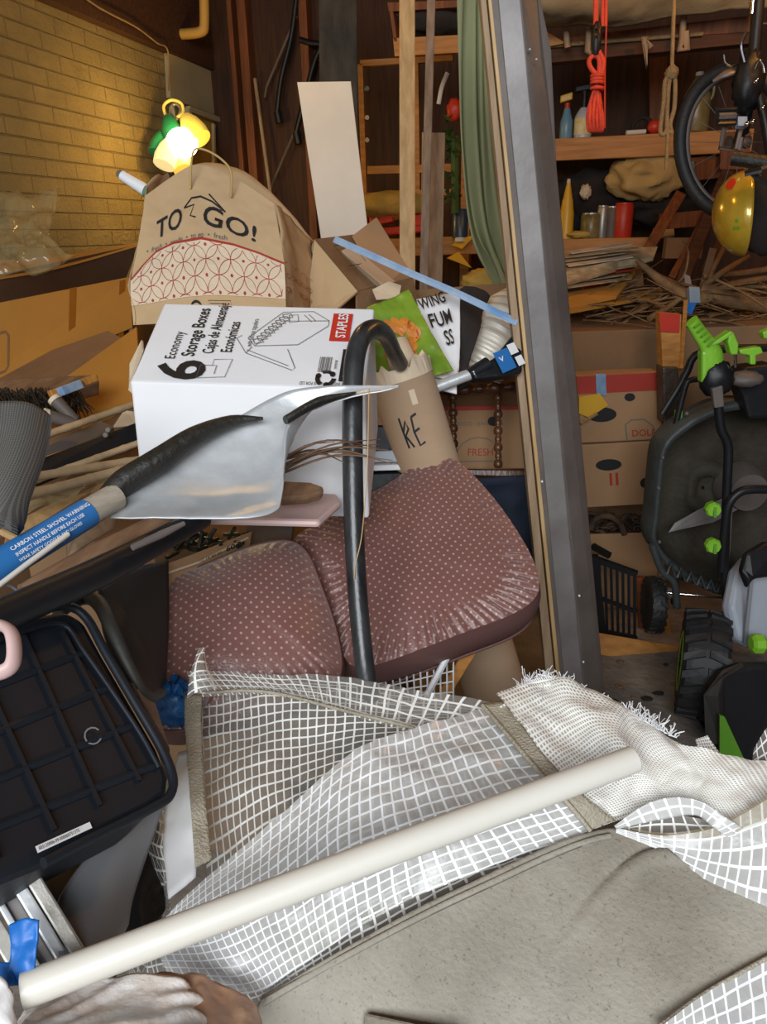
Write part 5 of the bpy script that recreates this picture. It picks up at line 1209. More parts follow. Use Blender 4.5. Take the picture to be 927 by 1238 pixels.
mk('trigger', hexa(c + Vec((-.05, -.015, .212)), Vec((.14, 0, .015)), Vec((0, .03, 0)), Vec((0, 0, .03))), M['blackp'], t, bev=.006)
t = thing('plastic_jug', 'translucent brown gallon jug with white cap on the upper shelf', 'jug', onz(838, Zs1))
c = onz(838, Zs1); mk('body', lathe([(0, .085), (.01, .09), (.19, .088), (.22, .082), (.29, .045), (.33, .022)], c, UP, 24, .76), M['jug'], t, smooth=True)
mk('cap', lathe([(.33, .026), (.352, .025)], c, UP, 16, .76), M['whiteboard'], t)
mk('handle', tube([c + Vec((.03, -.02, .235)), c + Vec((.066, -.02, .22)), c + Vec((.07, -.02, .165)), c + Vec((.06, -.02, .14))], .008, 8, smoothn=4), M['jug'], t, smooth=True)
tag(mk('red_ball', blob(onz(790, Zs1 + .035), .034, .034, .034, 0), M['redp'], smooth=True), 'small red ball on the upper shelf beside the tan rope', 'ball')
tag(mk('white_stick', tube([onz(757, Zs1 + .012, 4.42), onz(780, Zs1 + .016, 4.45)], .012, 8), M['whiteboard'], smooth=True), 'short cream stick lying on the upper shelf near red ball', 'stick')
tag(mk('tape_roll', tube([onz(775, Zs1 + .055, 4.6) + Vec((.045 * math.cos(a), 0, .045 * math.sin(a))) for a in [i * math.pi / 10 for i in range(20)]], .012, 8, closed=True), M['darkcloth'], smooth=True), 'dark roll standing at the back of the upper shelf', 'roll')
# lower shelf goods
t = thing('squeeze_bottle', 'yellow pointed squeeze bottle on the lower shelf', 'bottle', onz(691, Zs2))
c = onz(691, Zs2); mk('body', lathe([(0, .04), (.13, .038), (.15, .034), (.2, .028)], c, UP, 18), M['yellow'], t, smooth=True)
mk('nozzle', lathe([(.2, .026), (.27, .012), (.28, .01)], c, UP, 14), M['yellow'], t, smooth=True)
mk('tip', lathe([(.28, .011), (.30, .008)], c, UP, 10), M['kraftlight'], t)
for x, r, h, m, lab in ((722, .055, .12, 'jug', 'squat glass jar on lower shelf between yellow bottle and cans'), (736, .03, .155, 'tin', 'left of two grey cylinders on the lower shelf'), (748, .033, .15, 'steeldark', 'darker grey cylinder left of the red can'), (762, .05, .165, 'redp', 'red can on the lower shelf')):
    t = thing('can', lab, 'can', onz(x, Zs2)); c = onz(x, Zs2)
    mk('body', lathe([(0, r * .96), (.004, r), (h * .95, r), (h, r * .9)], c, UP, 20), M[m], t, smooth=True)
    mk('lid', lathe([(h, r * .92), (h + .008, r * .9)], c, UP, 20), M['tin'] if m != 'redp' else M['redp'], t)
tag(mk('yellow_pouch', blob(onz(712, Zs2 + .02, 4.42), .08, .04, .02, .3, 4, 2), M['yellowcloth'], smooth=True), 'small flat yellow pouch lying before the squat glass jar', 'pouch')
tag(mk('white_cup', lathe([(0, .03), (.1, .035)], Y(790, 283, 4.5), Vec((1, 0, .2)), 12), M['kraftlight'], smooth=True), 'cream cup lying on its side at the lower shelf end', 'cup')
tag(mk('dark_figure', blob(Y(703, 260, 4.7), .06, .06, .15, .3, 4, 2), M['navy'], smooth=True), 'dark cloth lump behind the yellow squeeze bottle', 'cloth')
tag(mk('white_rag', blob(Y(708, 232, 4.5), .03, .02, .035, .4, 6, 2), M['kraftlight'], smooth=True), 'small white rag above the squat glass jar', 'rag')
# sacks between shelves
t = mk('cloth_bundle', surf(lambda u, v: SCB(u, v), 40, 30, crumple(.06, 7, 2)) if False else blob(Y(786, 212, 4.55), .20, .14, .125, .32, 2.2, 6, n=24, m=40), M['cloth'], smooth=True)
tag(t, 'crumpled tan cloth bundle stuffed under the upper shelf', 'cloth')
tag(mk('dark_sack', blob(Y(730, 235, 4.75), .28, .14, .14, .3, 2, 9, n=20, m=30), M['darkcloth'], smooth=True), 'dark sack under the upper shelf left of tan bundle', 'sack')
tag(mk('dark_sack', blob(Y(800, 250, 4.7), .24, .14, .09, .3, 2, 19, n=20, m=30), M['darkcloth'], smooth=True), 'dark sack sagging directly beneath the tan cloth bundle', 'sack')

# ------------------------------------------------------------------ bicycle
t = thing('bicycle', 'dark bicycle hanging at the top right with its front wheel showing', 'bicycle', P(890, 400, 3.0))
o = lambda x, y, d=3.0: V(x, y, 2.9 + (d - 3.0))
wp = [o(888 + 66 * math.cos(a), 172 + 88 * math.sin(a), 3.0 - .12 * math.cos(a)) for a in [i * math.pi / 32 for i in range(64)]]
mk('tyre', tube(wp, .0235, 12, closed=True), M['tyre'], t, smooth=True)
wr = [o(889 + 59 * math.cos(a), 172 + 80 * math.sin(a), 3.0 - .11 * math.cos(a)) for a in [i * math.pi / 32 for i in range(64)]]
mk('rim', tube(wr, .010, 8, closed=True), M['steeldark'], t, smooth=True)
hub = o(892, 172, 3.0)
for i in range(16): mk('spoke', tube([hub, wr[i * 4]], .0012, 4), M['steeldark'], t)
mk('hub', lathe([(-.04, .02), (.04, .02)], hub, CR, 12), M['steeldark'], t, smooth=True)
mk('frame', tube([o(918, -20, 2.9), o(912, 60, 2.9), o(905, 120, 2.9), o(898, 160, 2.95)], .02, 10, smoothn=4), M['blackp'], t, smooth=True)
mk('fork', tube([o(912, 85, 2.92), o(903, 130, 2.92), o(892, 172, 2.96)], .017, 10, smoothn=4), M['blackp'], t, smooth=True)
mk('chain_stay', tube([o(905, 60, 2.92), o(925, 150, 2.85), o(940, 250, 2.85)], .014, 8), M['blackp'], t, smooth=True)
mk('head_block', blob(o(905, 100, 2.88), .05, .04, .09, .2, 4, 3), M['blackp'], t, smooth=True)
mk('mudguard', tube([o(862, 98, 2.97), o(876, 90, 2.95), o(893, 86, 2.95), o(900, 92, 2.95)], [.008, .016, .02, .012], 8, smoothn=4, flat=.5), M['steel'], t, smooth=True)
mk('seat_post', tube([o(913, -30, 2.8), o(909, 17, 2.8)], .009, 8), M['chrome'], t, smooth=True)
mk('cable', tube([o(875, 66, 2.9), o(877, 76, 2.9), o(885, 80, 2.9), o(896, 74, 2.9)], .003, 6, smoothn=4), M['chrome'], t)
mk('brake_lever', tube([o(912, 84, 2.8), o(917, 74, 2.8), o(922, 78, 2.8), o(924, 88, 2.8)], .006, 6, smoothn=4), M['chrome'], t, smooth=True)
mk('cable', tube([o(902, 40, 2.85), o(896, 55, 2.85), o(900, 75, 2.85)], .0045, 6, smoothn=4), M['chrome'], t)
q = [o(866, 133, 2.8), o(890, 132, 2.8), o(889, 149, 2.8), o(867, 150, 2.8)]
mk('pedal', tube(q, .009, 6, closed=True), M['blackp'], t)
mk('pedal_tread', tube([o(868, 141, 2.8), o(889, 140, 2.8)], .012, 6), M['steeldark'], t)
mk('crank_arm', tube([o(876, 150, 2.83), o(871, 178, 2.83), o(882, 180, 2.83)], .008, 8), M['steeldark'], t)
mk('crank_end', tube([o(869, 179, 2.8), o(883, 181, 2.8)], .006, 8), M['chrome'], t)
mk('rear_crank', tube([o(897, 150, 2.83), o(890, 180, 2.83), o(893, 182, 2.83), o(896, 166, 2.83)], .007, 8), M['steel'], t)
mk('grip', tube([o(885, 191, 2.7), o(932, 198, 2.65)], .022, 14), M['blacksoft'], t, smooth=True)
mk('blue_tape', hexa(o(892, 152, 2.78), CR * .03, CU * .03, FW * .02), M['tapeblue'], t)
for x, y in ((903, 150), (910, 147), (914, 98), (922, 130)): mk('bell', blob(o(x, y, 2.76), .009, .009, .009, 0, n=6, m=8), M['chrome'], t, smooth=True)
tag(mk('coiled_wire', tube([o(925 - 20 * math.cos(a), -5 + 34 * math.sin(a), 3.1) for a in [i * .35 for i in range(9)]], .003, 5), M['steeldark']), 'thin dark wire loops above the hanging bicycle', 'wire')
# helmet
t = thing('bike_helmet', 'shiny yellow helmet with dark inside and red flower hanging at the right', 'helmet', P(900, 310, 2.45))
vs_, fs_ = [], []
hc = P(903, 258, 2.5); hx = (P(904, 211, 2.5) - P(901, 309, 2.5)).normalized(); rd_ = (hc - CAM).normalized(); hl = -((CR - rd_ * CR.dot(rd_)).normalized() + rd_ * .12).normalized(); hf = hl.cross(hx)
N1, N2 = 20, 32
for i in range(N1 + 1):
    th = math.pi / 2 * i / N1
    for k in range(N2):
        ph = 2 * math.pi * k / N2
        vs_.append(hc + hl * .108 * math.cos(th) + (hx * math.cos(ph) * .137 + hf * math.sin(ph) * .12) * math.sin(th))
for i in range(N1):
    for k in range(N2): fs_.append((i * N2 + k, (i + 1) * N2 + k, (i + 1) * N2 + (k + 1) % N2, i * N2 + (k + 1) % N2))
mk('shell', (vs_, fs_), M['gold'], t, smooth=True, solid=.004)
def SHm(u, v):
    th, ph = v, u
    return hc + hl * .109 * math.cos(th) + (hx * math.cos(ph) * .138 + hf * math.sin(ph) * .121) * math.sin(th)
sg = 1 if SHm(math.pi / 2, .8).dot(FW) < SHm(-math.pi / 2, .8).dot(FW) else -1
fl_ = []
for k in range(6): fl_.append(ell(SHm, sg * .95 + .13 * math.cos(k), .95 + .07 * math.sin(k), .12, .08, .003))
mk('flower_print', join(*fl_), M['redp'], t)
mk('green_print', join(*[ell(SHm, sg * 2.2 + .12 * math.cos(k * 2), 1.15 + .06 * math.sin(k * 2), .05, .04, .003) for k in range(4)]), M['greend'], t)
mk('dark_lining', blob(hc + CR * .07, .085, .11, .132, .08, 2), M['darkcloth'], t, smooth=True)
mk('strap', tube([o(905, 205, 2.4), o(915, 215, 2.4), o(930, 222, 2.4)], .012, 6, flat=.4), M['blackp'], t)
mk('strap', tube([o(900, 210, 2.4), o(920, 205, 2.38), o(935, 200, 2.38)], .012, 6, flat=.4), M['blackp'], t)

# ------------------------------------------------------------------ angled wood and branches
for a, b, w, m, lab in (((824, 232, 3.6), (781, 305, 3.5), 13, 'stud', 'steep brown plank left of the hanging bicycle wheel'), ((880, 205, 3.55), (822, 345, 3.4), 14, 'joist', 'longest dark plank slanting down behind the hanging helmet'),
        ((866, 240, 3.6), (812, 335, 3.5), 9, 'stud', 'thin brown plank between the two wider slanting planks'), ((896, 250, 3.5), (842, 350, 3.4), 15, 'joist', 'dark slanting plank just left of the hanging helmet')):
    tag(mk('slanted_plank', board(*a, *b, w, .04), M[m], bev=.004), lab, 'plank', 'planks slanting behind the branches')
for a, b, w, m, lab in (((800, 268, 3.7), (870, 262, 3.7), 18, 'stud', 'short crosswise wooden block behind the slanting planks'), ((836, 205, 3.8), (878, 200, 3.8), 26, 'stud', 'brown wooden board end behind the bicycle wheel'),
        ((805, 300, 3.8), (850, 300, 3.8), 24, 'carddark', 'dim brown box side between the slanting planks')):
    tag(mk('wood_block', board(*a, *b, w, .05), M[m], bev=.003), lab, 'wood')
tag(mk('grey_batten', board(862, 300, 3.3, 850, 345, 3.2, 8, .02), M['steel']), 'grey batten standing among the branches below the helmet', 'wood')
tag(mk('white_tube', tube([o(838, 195, 3.5), o(840, 215, 3.5)], .008, 8), M['chrome']), 'tiny silver tube inside the bicycle wheel arc', 'tube')
# newspaper / flats
for i, (q, m, lab) in enumerate((
    ([(676, 318, 3.0), (750, 300, 3.3), (795, 298, 3.4), (790, 312, 3.2), (700, 335, 2.95)], 'print', 'upper sheaf of printed newspapers beside the steel door'),
    ([(676, 330, 2.9), (748, 314, 3.1), (745, 325, 3.0), (676, 345, 2.85)], 'print', 'lower sheaf of printed newspapers beside the steel door'),
    ([(676, 355, 2.95), (735, 345, 3.1), (765, 313, 3.35), (768, 330, 3.2), (745, 358, 2.95), (676, 372, 2.85)], 'cardorange', 'bent orange-yellow cardboard flat under the newspapers'),
    ([(700, 335, 3.3), (745, 315, 3.4), (745, 345, 3.2), (705, 350, 3.1)], 'red', 'dull red sheet behind the bent orange cardboard'),
    ([(676, 368, 2.9), (800, 348, 3.2), (800, 356, 3.1), (676, 378, 2.8)], 'cardorange', 'long flat orange cardboard strip on the lowest stack'),
    ([(745, 318, 3.5), (775, 312, 3.55), (778, 345, 3.5), (750, 350, 3.45)], 'carddark', 'brown carton end behind the bent orange cardboard'))):
    tag(mk('cardboard_flat' if m != 'print' else 'newspaper_sheaf', slab([P(*p) for p in q], .012), M[m]), lab, 'paper' if m == 'print' else 'cardboard')
random.seed(77)
for k in range(9):
    y = 296 + k * 5.2; x0 = 676 + random.random() * 14; w_ = 60 + random.random() * 40 - k * 2; d_ = 3.0 - k * .012
    mm = M['print'] if k % 3 else (M['kraftlight'] if k < 5 else M['red'])
    tag(mk('newspaper', slab([P(x0, y + 7, d_), P(x0 + w_, y - 3, d_ + .22), P(x0 + w_ + 3, y - 1, d_ + .18), P(x0 + 4, y + 10, d_ - .03)], .004), mm), 'thin folded newspaper in the loose fan beside the steel door', 'paper', 'loose newspapers beside the steel door')
tag(mk('big_carton', hexa(V(670, 455, 2.85) * 1 - UP * (V(670, 455, 2.85).z - .005), (V(960, 445, 2.85) - V(670, 455, 2.85)) * 1.0, HF * .5, UP * (V(670, 402, 2.85).z - .005)), M['carddark'], bev=.004), 'wide brown carton carrying the heap of branches', 'box')
random.seed(21)
tw = []
for i in range(230):
    x = 700 + random.random() * 250; y = 345 + random.random() * 55; a_ = random.gauss(0, .25) + (.25 if x < 800 else -.05); L = 30 + random.random() * 90
    d = 2.9 + random.random() * .4; dx, dy = math.cos(a_) * L, -math.sin(a_) * L
    p0, p2 = P(x - dx / 2, y - dy / 2, d), P(x + dx / 2, y + dy / 2, d + random.gauss(0, .1)); p1 = p0.lerp(p2, .5) + Vec((0, 0, random.gauss(0, .012)))
    if x - dx / 2 < 688: continue
    r = .002 + random.random() ** 3 * .008
    tw.append(tube([p0, p1, p2], [r, r * .8, r * .4], 5, smoothn=3))
tag(mk('twig_heap', join(*tw), M['twig'], smooth=True), 'heap of dry twigs and sticks on the wide brown carton', 'twigs', kind='stuff')
for pts, r, lab in (([(770, 315, 3.0), (800, 340, 2.95), (835, 360, 2.9), (860, 358, 2.95)], [3, 6, 9, 8], 'thick pale branch with blue tape at its fork'),
        ([(845, 350, 2.95), (880, 362, 2.95), (940, 372, 3.0)], [9, 10, 9], 'thick brown log lying right of the blue tape'),
        ([(875, 300, 3.0), (862, 325, 3.0), (855, 345, 3.0)], [3.5, 3, 2.5], 'pale forked branch standing up below the helmet'),
        ([(905, 310, 3.0), (880, 325, 3.0), (850, 345, 3.0)], [3, 4, 4], 'slanting branch running up toward the helmet'),
        ([(825, 290, 3.0), (832, 305, 2.95), (828, 330, 2.95), (820, 342, 2.95)], [1, 1.3, 1.5, 1.5], 'thin curved twig standing before the slanting planks'),
        ([(865, 338, 2.8), (900, 355, 2.8), (945, 385, 2.8)], [1.6, 1.6, 1.2], 'thin pale twig crossing over the brown log'),
        ([(785, 385, 2.85), (810, 370, 2.9), (835, 350, 2.9)], [4, 3.5, 3], 'broken branch with pale end left of the blue tape'),
        ([(850, 335, 3.1), (900, 330, 3.1), (950, 322, 3.1)], [3, 4, 4], 'upper long branch at the right edge of heap'),
        ([(860, 348, 3.05), (905, 340, 3.05), (950, 333, 3.05)], [4, 4, 4], 'second long branch just below the upper one')):
    tag(mk('branch', rod(pts, r, 8, 5), M['twig'], smooth=True), lab, 'branch', 'thick branches in the heap')
t = thing('blue_tape', 'blue and grey tape wrapped round the thick branch fork', 'tape', P(838, 380, 2.85))
mk('tape_band', slab([P(833, 346, 2.83), P(846, 347, 2.83), P(847, 366, 2.83), P(834, 366, 2.83)], .03), mat('tape_grey', '8a98a6', .6, bump=.1), t, bev=.003)
mk('tape_tail', slab([P(828, 366, 2.82), P(842, 366, 2.82), P(836, 380, 2.82), P(829, 379, 2.82)], .004), M['blue'], t)
mk('tape_tail', slab([P(827, 331, 2.83), P(834, 334, 2.83), P(836, 344, 2.83), P(828, 342, 2.83)], .004), M['steel'], t)

# ------------------------------------------------------------------ boxes under
t = thing('fruit_carton', 'upper tan fruit carton with red stripe and blue tape right of steel door', 'box', V(748, 535, 2.6))
def carton(q, t, m='card', h=2.6, dp=.10):
    A, B, Cc = V(*q[0], h), V(*q[1], h), V(*q[2], h)
    e1, e2 = B - A, Cc - A
    mk('body', hexa(A, e1, e2, HF * dp + HR * .0), M[m], t, bev=.004)
    return S_box(A, e1, e2)
S = carton(((697, 455), (798, 450), (703, 536)), t)
mk('red_stripe', fillq(S, rectq(-.0, .0, 1, .26), .002), M['red'], t)
mk('hand_hole', ell(S, .27, .58, .18, .11, .002), M['black'], t)
mk('hand_hole', ell(S, .62, .34, .065, .06, .002), M['black'], t)
mk('print', join(stroke(S, [(.56, .98), (.55, .75), (.62, .68), (.78, .68), (.88, .78), (.92, .98)], .02, 1.2, .002)), M['inkgrey'], t)
mk('red_print', text(S, 'DOLE', .62, .93, .14, 0, 1, 1.2, .01, .002), M['red'], t)
mk('blue_tape', slab([V(720, 452, 2.59), V(732, 452, 2.59), V(733, 478, 2.59), V(721, 478, 2.59)], .003), M['tapeblue'], t)
mk('yellow_bag_end', slab([V(700, 480, 2.585), V(725, 476, 2.585), V(735, 490, 2.585), V(712, 505, 2.585), V(700, 500, 2.585)], .01), M['yellow'], t)
mk('stick_end', tube([V(702, 512, 2.57), V(722, 500, 2.57)], .006, 6), M['rope'], t)
t = thing('fruit_carton', 'middle plain tan fruit carton with oval hand hole right of steel door', 'box', V(748, 614, 2.6))
S = carton(((702, 538), (808, 532), (708, 614)), t)
mk('hand_hole', ell(S, .3, .33, .15, .09, .002), M['black'], t)
mk('hand_hole', ell(S, .71, .65, .06, .08, .002), M['black'], t)
mk('red_print', join(*[fillq(S, rectq(.30 + k * .07, .46, .33 + k * .07, .66), .002, 1) for k in (0, 1)]), M['red'], t)
t = thing('litter_carton', 'lowest open carton filled with dark plant litter', 'box', V(750, 720, 2.62))
A, B = V(708, 646, 2.6), V(800, 644, 2.6)
mk('front_panel', hexa(A, B - A, V(718, 735, 2.6) - A, HF * .006), M['card'], t)
mk('side_panel', hexa(B, HF * .35, Vec((0, 0, -.27)), HR * .006), M['card'], t)
mk('bottom_slab', hexa(V(700, 618, 2.62) + HF * .25, (B - A) * 1.15, Vec((0, 0, -.3)), HF * .006), M['carddark'], t)
random.seed(31); lt_ = []
for i in range(160):
    c = V(712 + random.random() * 84, 622 + random.random() * 25, 2.62 + random.random() * .12); a_ = random.random() * 6.28
    d = Vec((math.cos(a_), math.sin(a_) * .4, random.gauss(0, .5))).normalized() * (.02 + .05 * random.random())
    lt_.append(tube([c - d / 2, c + Vec((0, 0, .008)), c + d / 2], [.001, .005 + random.random() * .006, .001], 5))
lt_.append(tube([V(714, 640, 2.6), V(720, 628, 2.6), V(735, 624, 2.6), V(748, 632, 2.6), V(755, 646, 2.6)], .012, 8, smoothn=4))
tag(mk('plant_litter', join(*lt_), mat('litter', '5a4433', .8, vs=18, col2='1d1712', bump=.3), smooth=True), 'dark dry leaves and roots filling the lowest carton', 'litter', kind='stuff')
# plastic crate
t = thing('plastic_crate', 'black slatted plastic crate side standing beside the steel door', 'crate', V(745, 775, 2.4))
def cr_(x, y, h=2.42): return V(x, y, h + (x - 720) * -.001)
for i in range(7):
    f_ = i / 6; mk('slat', tube([cr_(724 + 43 * f_, 678 + 18 * f_), cr_(727 + 40 * f_, 760 + 10 * f_)], .007, 4), M['blackp'], t)
for y0, y1, r in ((676, 694, .014), (721, 740, .009), (762, 772, .011)):
    mk('rail', tube([cr_(720, y0), cr_(770, y1)], r, 4), M['blackp'], t)
mk('corner_post', tube([cr_(718, 672), cr_(728, 768)], .02, 4), M['blackp'], t)
mk('top_lip', tube([cr_(716, 660, 2.45), cr_(737, 672, 2.42)], .014, 4), M['blackp'], t)
# lumber
def lum(x0, y0, x1, y1, h, w, lab, m='oldwood', thk=.05):
    tag(mk('lumber', board(x0, y0, dep(V(x0, y0, h)), x1, y1, dep(V(x1, y1, h)), w, thk), M[m], bev=.004), lab, 'lumber')
lum(722, 778, 822, 795, 2.28, 26, 'short rough two-by-four lying on floor before the black crate', 'shelfwood')
lum(775, 700, 778, 770, 2.45, 12, 'short upright board end behind the small wheel', 'stud', .03)
lum(800, 740, 806, 775, 2.42, 14, 'small orange cardboard-coloured block under the wheel axle', 'shelfwood', .03)
random.seed(12)
for i in range(14):
    c = Z(735 + random.random() * 100, 800 + random.random() * 70, .004); 
    r = .004 + random.random() * .012
    tag(mk('debris_chip', blob(c + Vec((0, 0, r * .3)), r * 1.6, r, r * .5, .7, 5, i, n=6, m=8), M['twig' if i % 3 else 'darkdirt']), 'small chip of dirt or bark on the concrete floor beside the mower', 'debris', 'bark chips on the concrete floor')
# duct-taped orange post
t = thing('taped_post', 'orange striped post with red top band and dark duct tape below', 'post', V(812, 520, 2.5))
mk('post', slab([V(798, 378, 2.5), V(824, 380, 2.5), V(822, 446, 2.5), V(801, 446, 2.5)], .05), M['shelfwood'], t, bev=.003)
mk('red_band', slab([V(797, 378, 2.49), V(822, 380, 2.49), V(821, 402, 2.49), V(798, 401, 2.49)], .002), M['redp'], t)
mk('duct_tape', slab([V(801, 444, 2.48), V(820, 444, 2.48), V(822, 480, 2.48), V(815, 515, 2.48), V(802, 512, 2.48)], .07), mat('duct_tape', '4a3d33', .45, var=.4, vs=20, bump=.6, bs=30), t, bev=.006)
tag(mk('yellow_batten', board(829, 362, 2.7, 823, 445, 2.6, 5, .02), M['shelfwood'], bev=.002), 'thin yellow batten beside the orange striped post', 'wood')

# ------------------------------------------------------------------ lawn mower
t = thing('lawn_mower', 'dark lawn mower stored upright with lime green levers and knobs', 'mower', V(880, 800, 2.1))
m_ = lambda x, y, h=2.15: V(x, y, h)
dk = mat('mower_underside', '3f3a2c', .8, vs=9, col2='2a2118', bump=.5, bs=35)
dkr = mat('mower_deck', '3b4040', .55, vs=8, col2='2a2c2a', bump=.2)
ol = [(838, 505), (812, 525), (799, 545), (794, 580), (790, 625), (788, 658), (812, 690), (850, 712), (885, 722), (940, 725), (990, 690), (1000, 600), (985, 520), (930, 490), (880, 488)]
olp = cat([m_(*p) for p in ol] + [m_(*ol[0])], 6)[:-1]
cc = sum(olp, Vec((0, 0, 0))) / len(olp); n = len(olp); vv, ff = [], []
prof = [(1.0, .10), (1.0, 0), (.93, -.005), (.91, .03), (.88, .10), (.75, .15), (.5, .165), (.3, .16), (.28, .13), (.16, .12), (.14, .15), (.02, .15)]
for k, (s_, dd) in enumerate(prof):
    for p in olp: vv.append(cc + (p - cc) * s_ + HF * dd)
for k in range(len(prof) - 1):
    for i in range(n): a = k * n + i; b = k * n + (i + 1) % n; ff.append((a, b, b + n, a + n))
lo_, hi_ = [], []
for f_ in ff: (lo_ if f_[0] // n < 3 else hi_).append(f_)
mk('deck_rim', (vv, lo_), dkr, t, smooth=True); mk('deck_underside', (vv, hi_), dk, t, smooth=True)
for i in range(7):
    x = 806 + i * 12; y = 694 + i * 4.5
    mk('rim_rib', tube([m_(x, y, 2.12), m_(x + 5, y - 14 + i * .6, 2.13), m_(x + 11, y + 4, 2.12)], .004, 4), dkr, t)
mk('rim_flange', tube([m_(788, 658, 2.13), m_(800, 690, 2.13), m_(815, 705, 2.13), m_(818, 735, 2.13)], .012, 6, smoothn=4), dkr, t, smooth=True)
for x, y in ((801, 553), (796, 590), (797, 655), (830, 500)): mk('rivet', lathe([(0, .006), (.004, .004)], m_(x, y, 2.14), -HF, 8), M['steeldark'], t)
mk('blade', slab([m_(808, 644, 2.19), m_(816, 632, 2.2), m_(845, 616, 2.21), m_(900, 590, 2.22), m_(912, 606, 2.22), m_(862, 632, 2.2), m_(825, 640, 2.19)], .006), M['steel'], t, bev=.002)
mk('blade_hub', lathe([(0, .06), (.04, .075), (.08, .08)], m_(906, 596, 2.2), HF, 24), M['steeldark'], t, smooth=True)
# shaft tubes
def mt(nm, pts, r, m, h=2.05, n=10, **k):
    mk(nm, tube([V(x, y, h + (p[2] if len(p) > 2 else 0)) for p in pts for x, y in [p[:2]]], r, n, **k), m, t, smooth=True)
mt('handle_tube', [(868, 470), (869, 500), (872, 520), (880, 540), (879, 580), (877, 640), (876, 700), (884, 760)], .0125, M['blackp'], 2.0, 12, smoothn=4)
mt('handle_tube', [(872, 690), (876, 640), (880, 612), (890, 598), (905, 592), (940, 592)], .0125, M['blackp'], 1.98, 12, smoothn=4)
mt('flat_brace', [(880, 600), (877, 660), (874, 700)], .016, M['steeldark'], 2.02, 4)
mt('folded_bar', [(800, 500), (822, 465), (830, 450), (850, 425), (940, 420)], .012, M['blackp'], 2.25, 10, smoothn=4)
mt('folded_bar', [(815, 520), (828, 468), (834, 460), (848, 458)], .009, M['blackp'], 2.2, 8, smoothn=3)
for x, y in ((862, 616), (862, 660)):
    c = V(x, y, 1.97)
    mk('green_knob', lathe([(0, .012), (.004, .021), (.022, .023), (.03, .019)], c + HF * .02, -HF, 8), M['green'], t)
    mk('knob_bar', hexa(c - CR * .004 - CU * .018 - HF * .014, CR * .008, CU * .036, HF * .006), M['greend'], t)
mk('knuckle', blob(V(866, 458, 2.02), .045, .035, .05, .15, 3), M['blackp'], t, smooth=True)
mk('knuckle_plate', slab([V(861, 470, 1.98), V(874, 466, 1.98), V(876, 492, 1.98), V(864, 494, 1.98)], .02), M['steeldark'], t, bev=.004)
g_ = [(836, 388), (845, 402), (854, 415), (860, 430), (860, 445)]
mk('green_grip', tube([V(x, y, 2.0 + i * .008) for i, (x, y) in enumerate(g_)], [.019, .021, .024, .034, .040], 14, smoothn=5, flat=.7), M['green'], t, smooth=True)
mk('green_grip_base', slab([V(849, 425, 2.0), V(868, 420, 2.0), V(871, 445, 2.0), V(858, 448, 2.0), V(849, 465, 2.0)], .04), M['green'], t, bev=.008)
for i in range(5): mk('grip_groove', tube([V(839 + i * 4.2, 396 + i * 5.6, 1.977), V(847 + i * 4, 390 + i * 5.4, 1.98)], .0028, 6), M['greend'], t)
mk('green_lever', slab([V(857, 418, 2.0), V(884, 400, 2.0), V(887, 404, 2.0), V(870, 415, 2.0), V(858, 420, 2.0)], .035), M['green'], t, bev=.004)
mk('green_lever', slab([V(882, 400, 2.0), V(887, 402, 2.0), V(893, 416, 2.0), V(892, 429, 2.0), V(884, 429, 2.0), V(880, 414, 2.0)], .035), M['green'], t, bev=.004)
mk('lever_pin', tube([V(889, 428, 2.01), V(889, 444, 2.01)], .004, 8), M['chrome'], t)
mk('green_tee', slab([V(894, 423, 2.0), V(920, 419, 2.0), V(923, 427, 2.0), V(914, 430, 2.0), V(914, 441, 2.0), V(907, 441, 2.0), V(907, 430, 2.0), V(895, 428, 2.0)], .03), M['green'], t, bev=.004)
mk('green_loop', slab([V(922, 402, 2.0), V(935, 396, 2.0), V(938, 408, 2.0), V(924, 410, 2.0)], .03), M['green'], t, bev=.004)
mk('motor_housing', slab([V(886, 458, 2.1), V(900, 445, 2.1), V(940, 440, 2.1), V(945, 506, 2.1), V(905, 508, 2.1), V(898, 480, 2.1)], .08), M['blackp'], t, bev=.012)
mk('motor_cover', blob(V(900, 458, 2.05), .05, .04, .022, .1, 3), M['steeldark'], t, smooth=True)
mk('green_clip', slab([V(818, 497, 2.2), V(825, 497, 2.2), V(824, 511, 2.2), V(817, 511, 2.2)], .02), M['greend'], t)
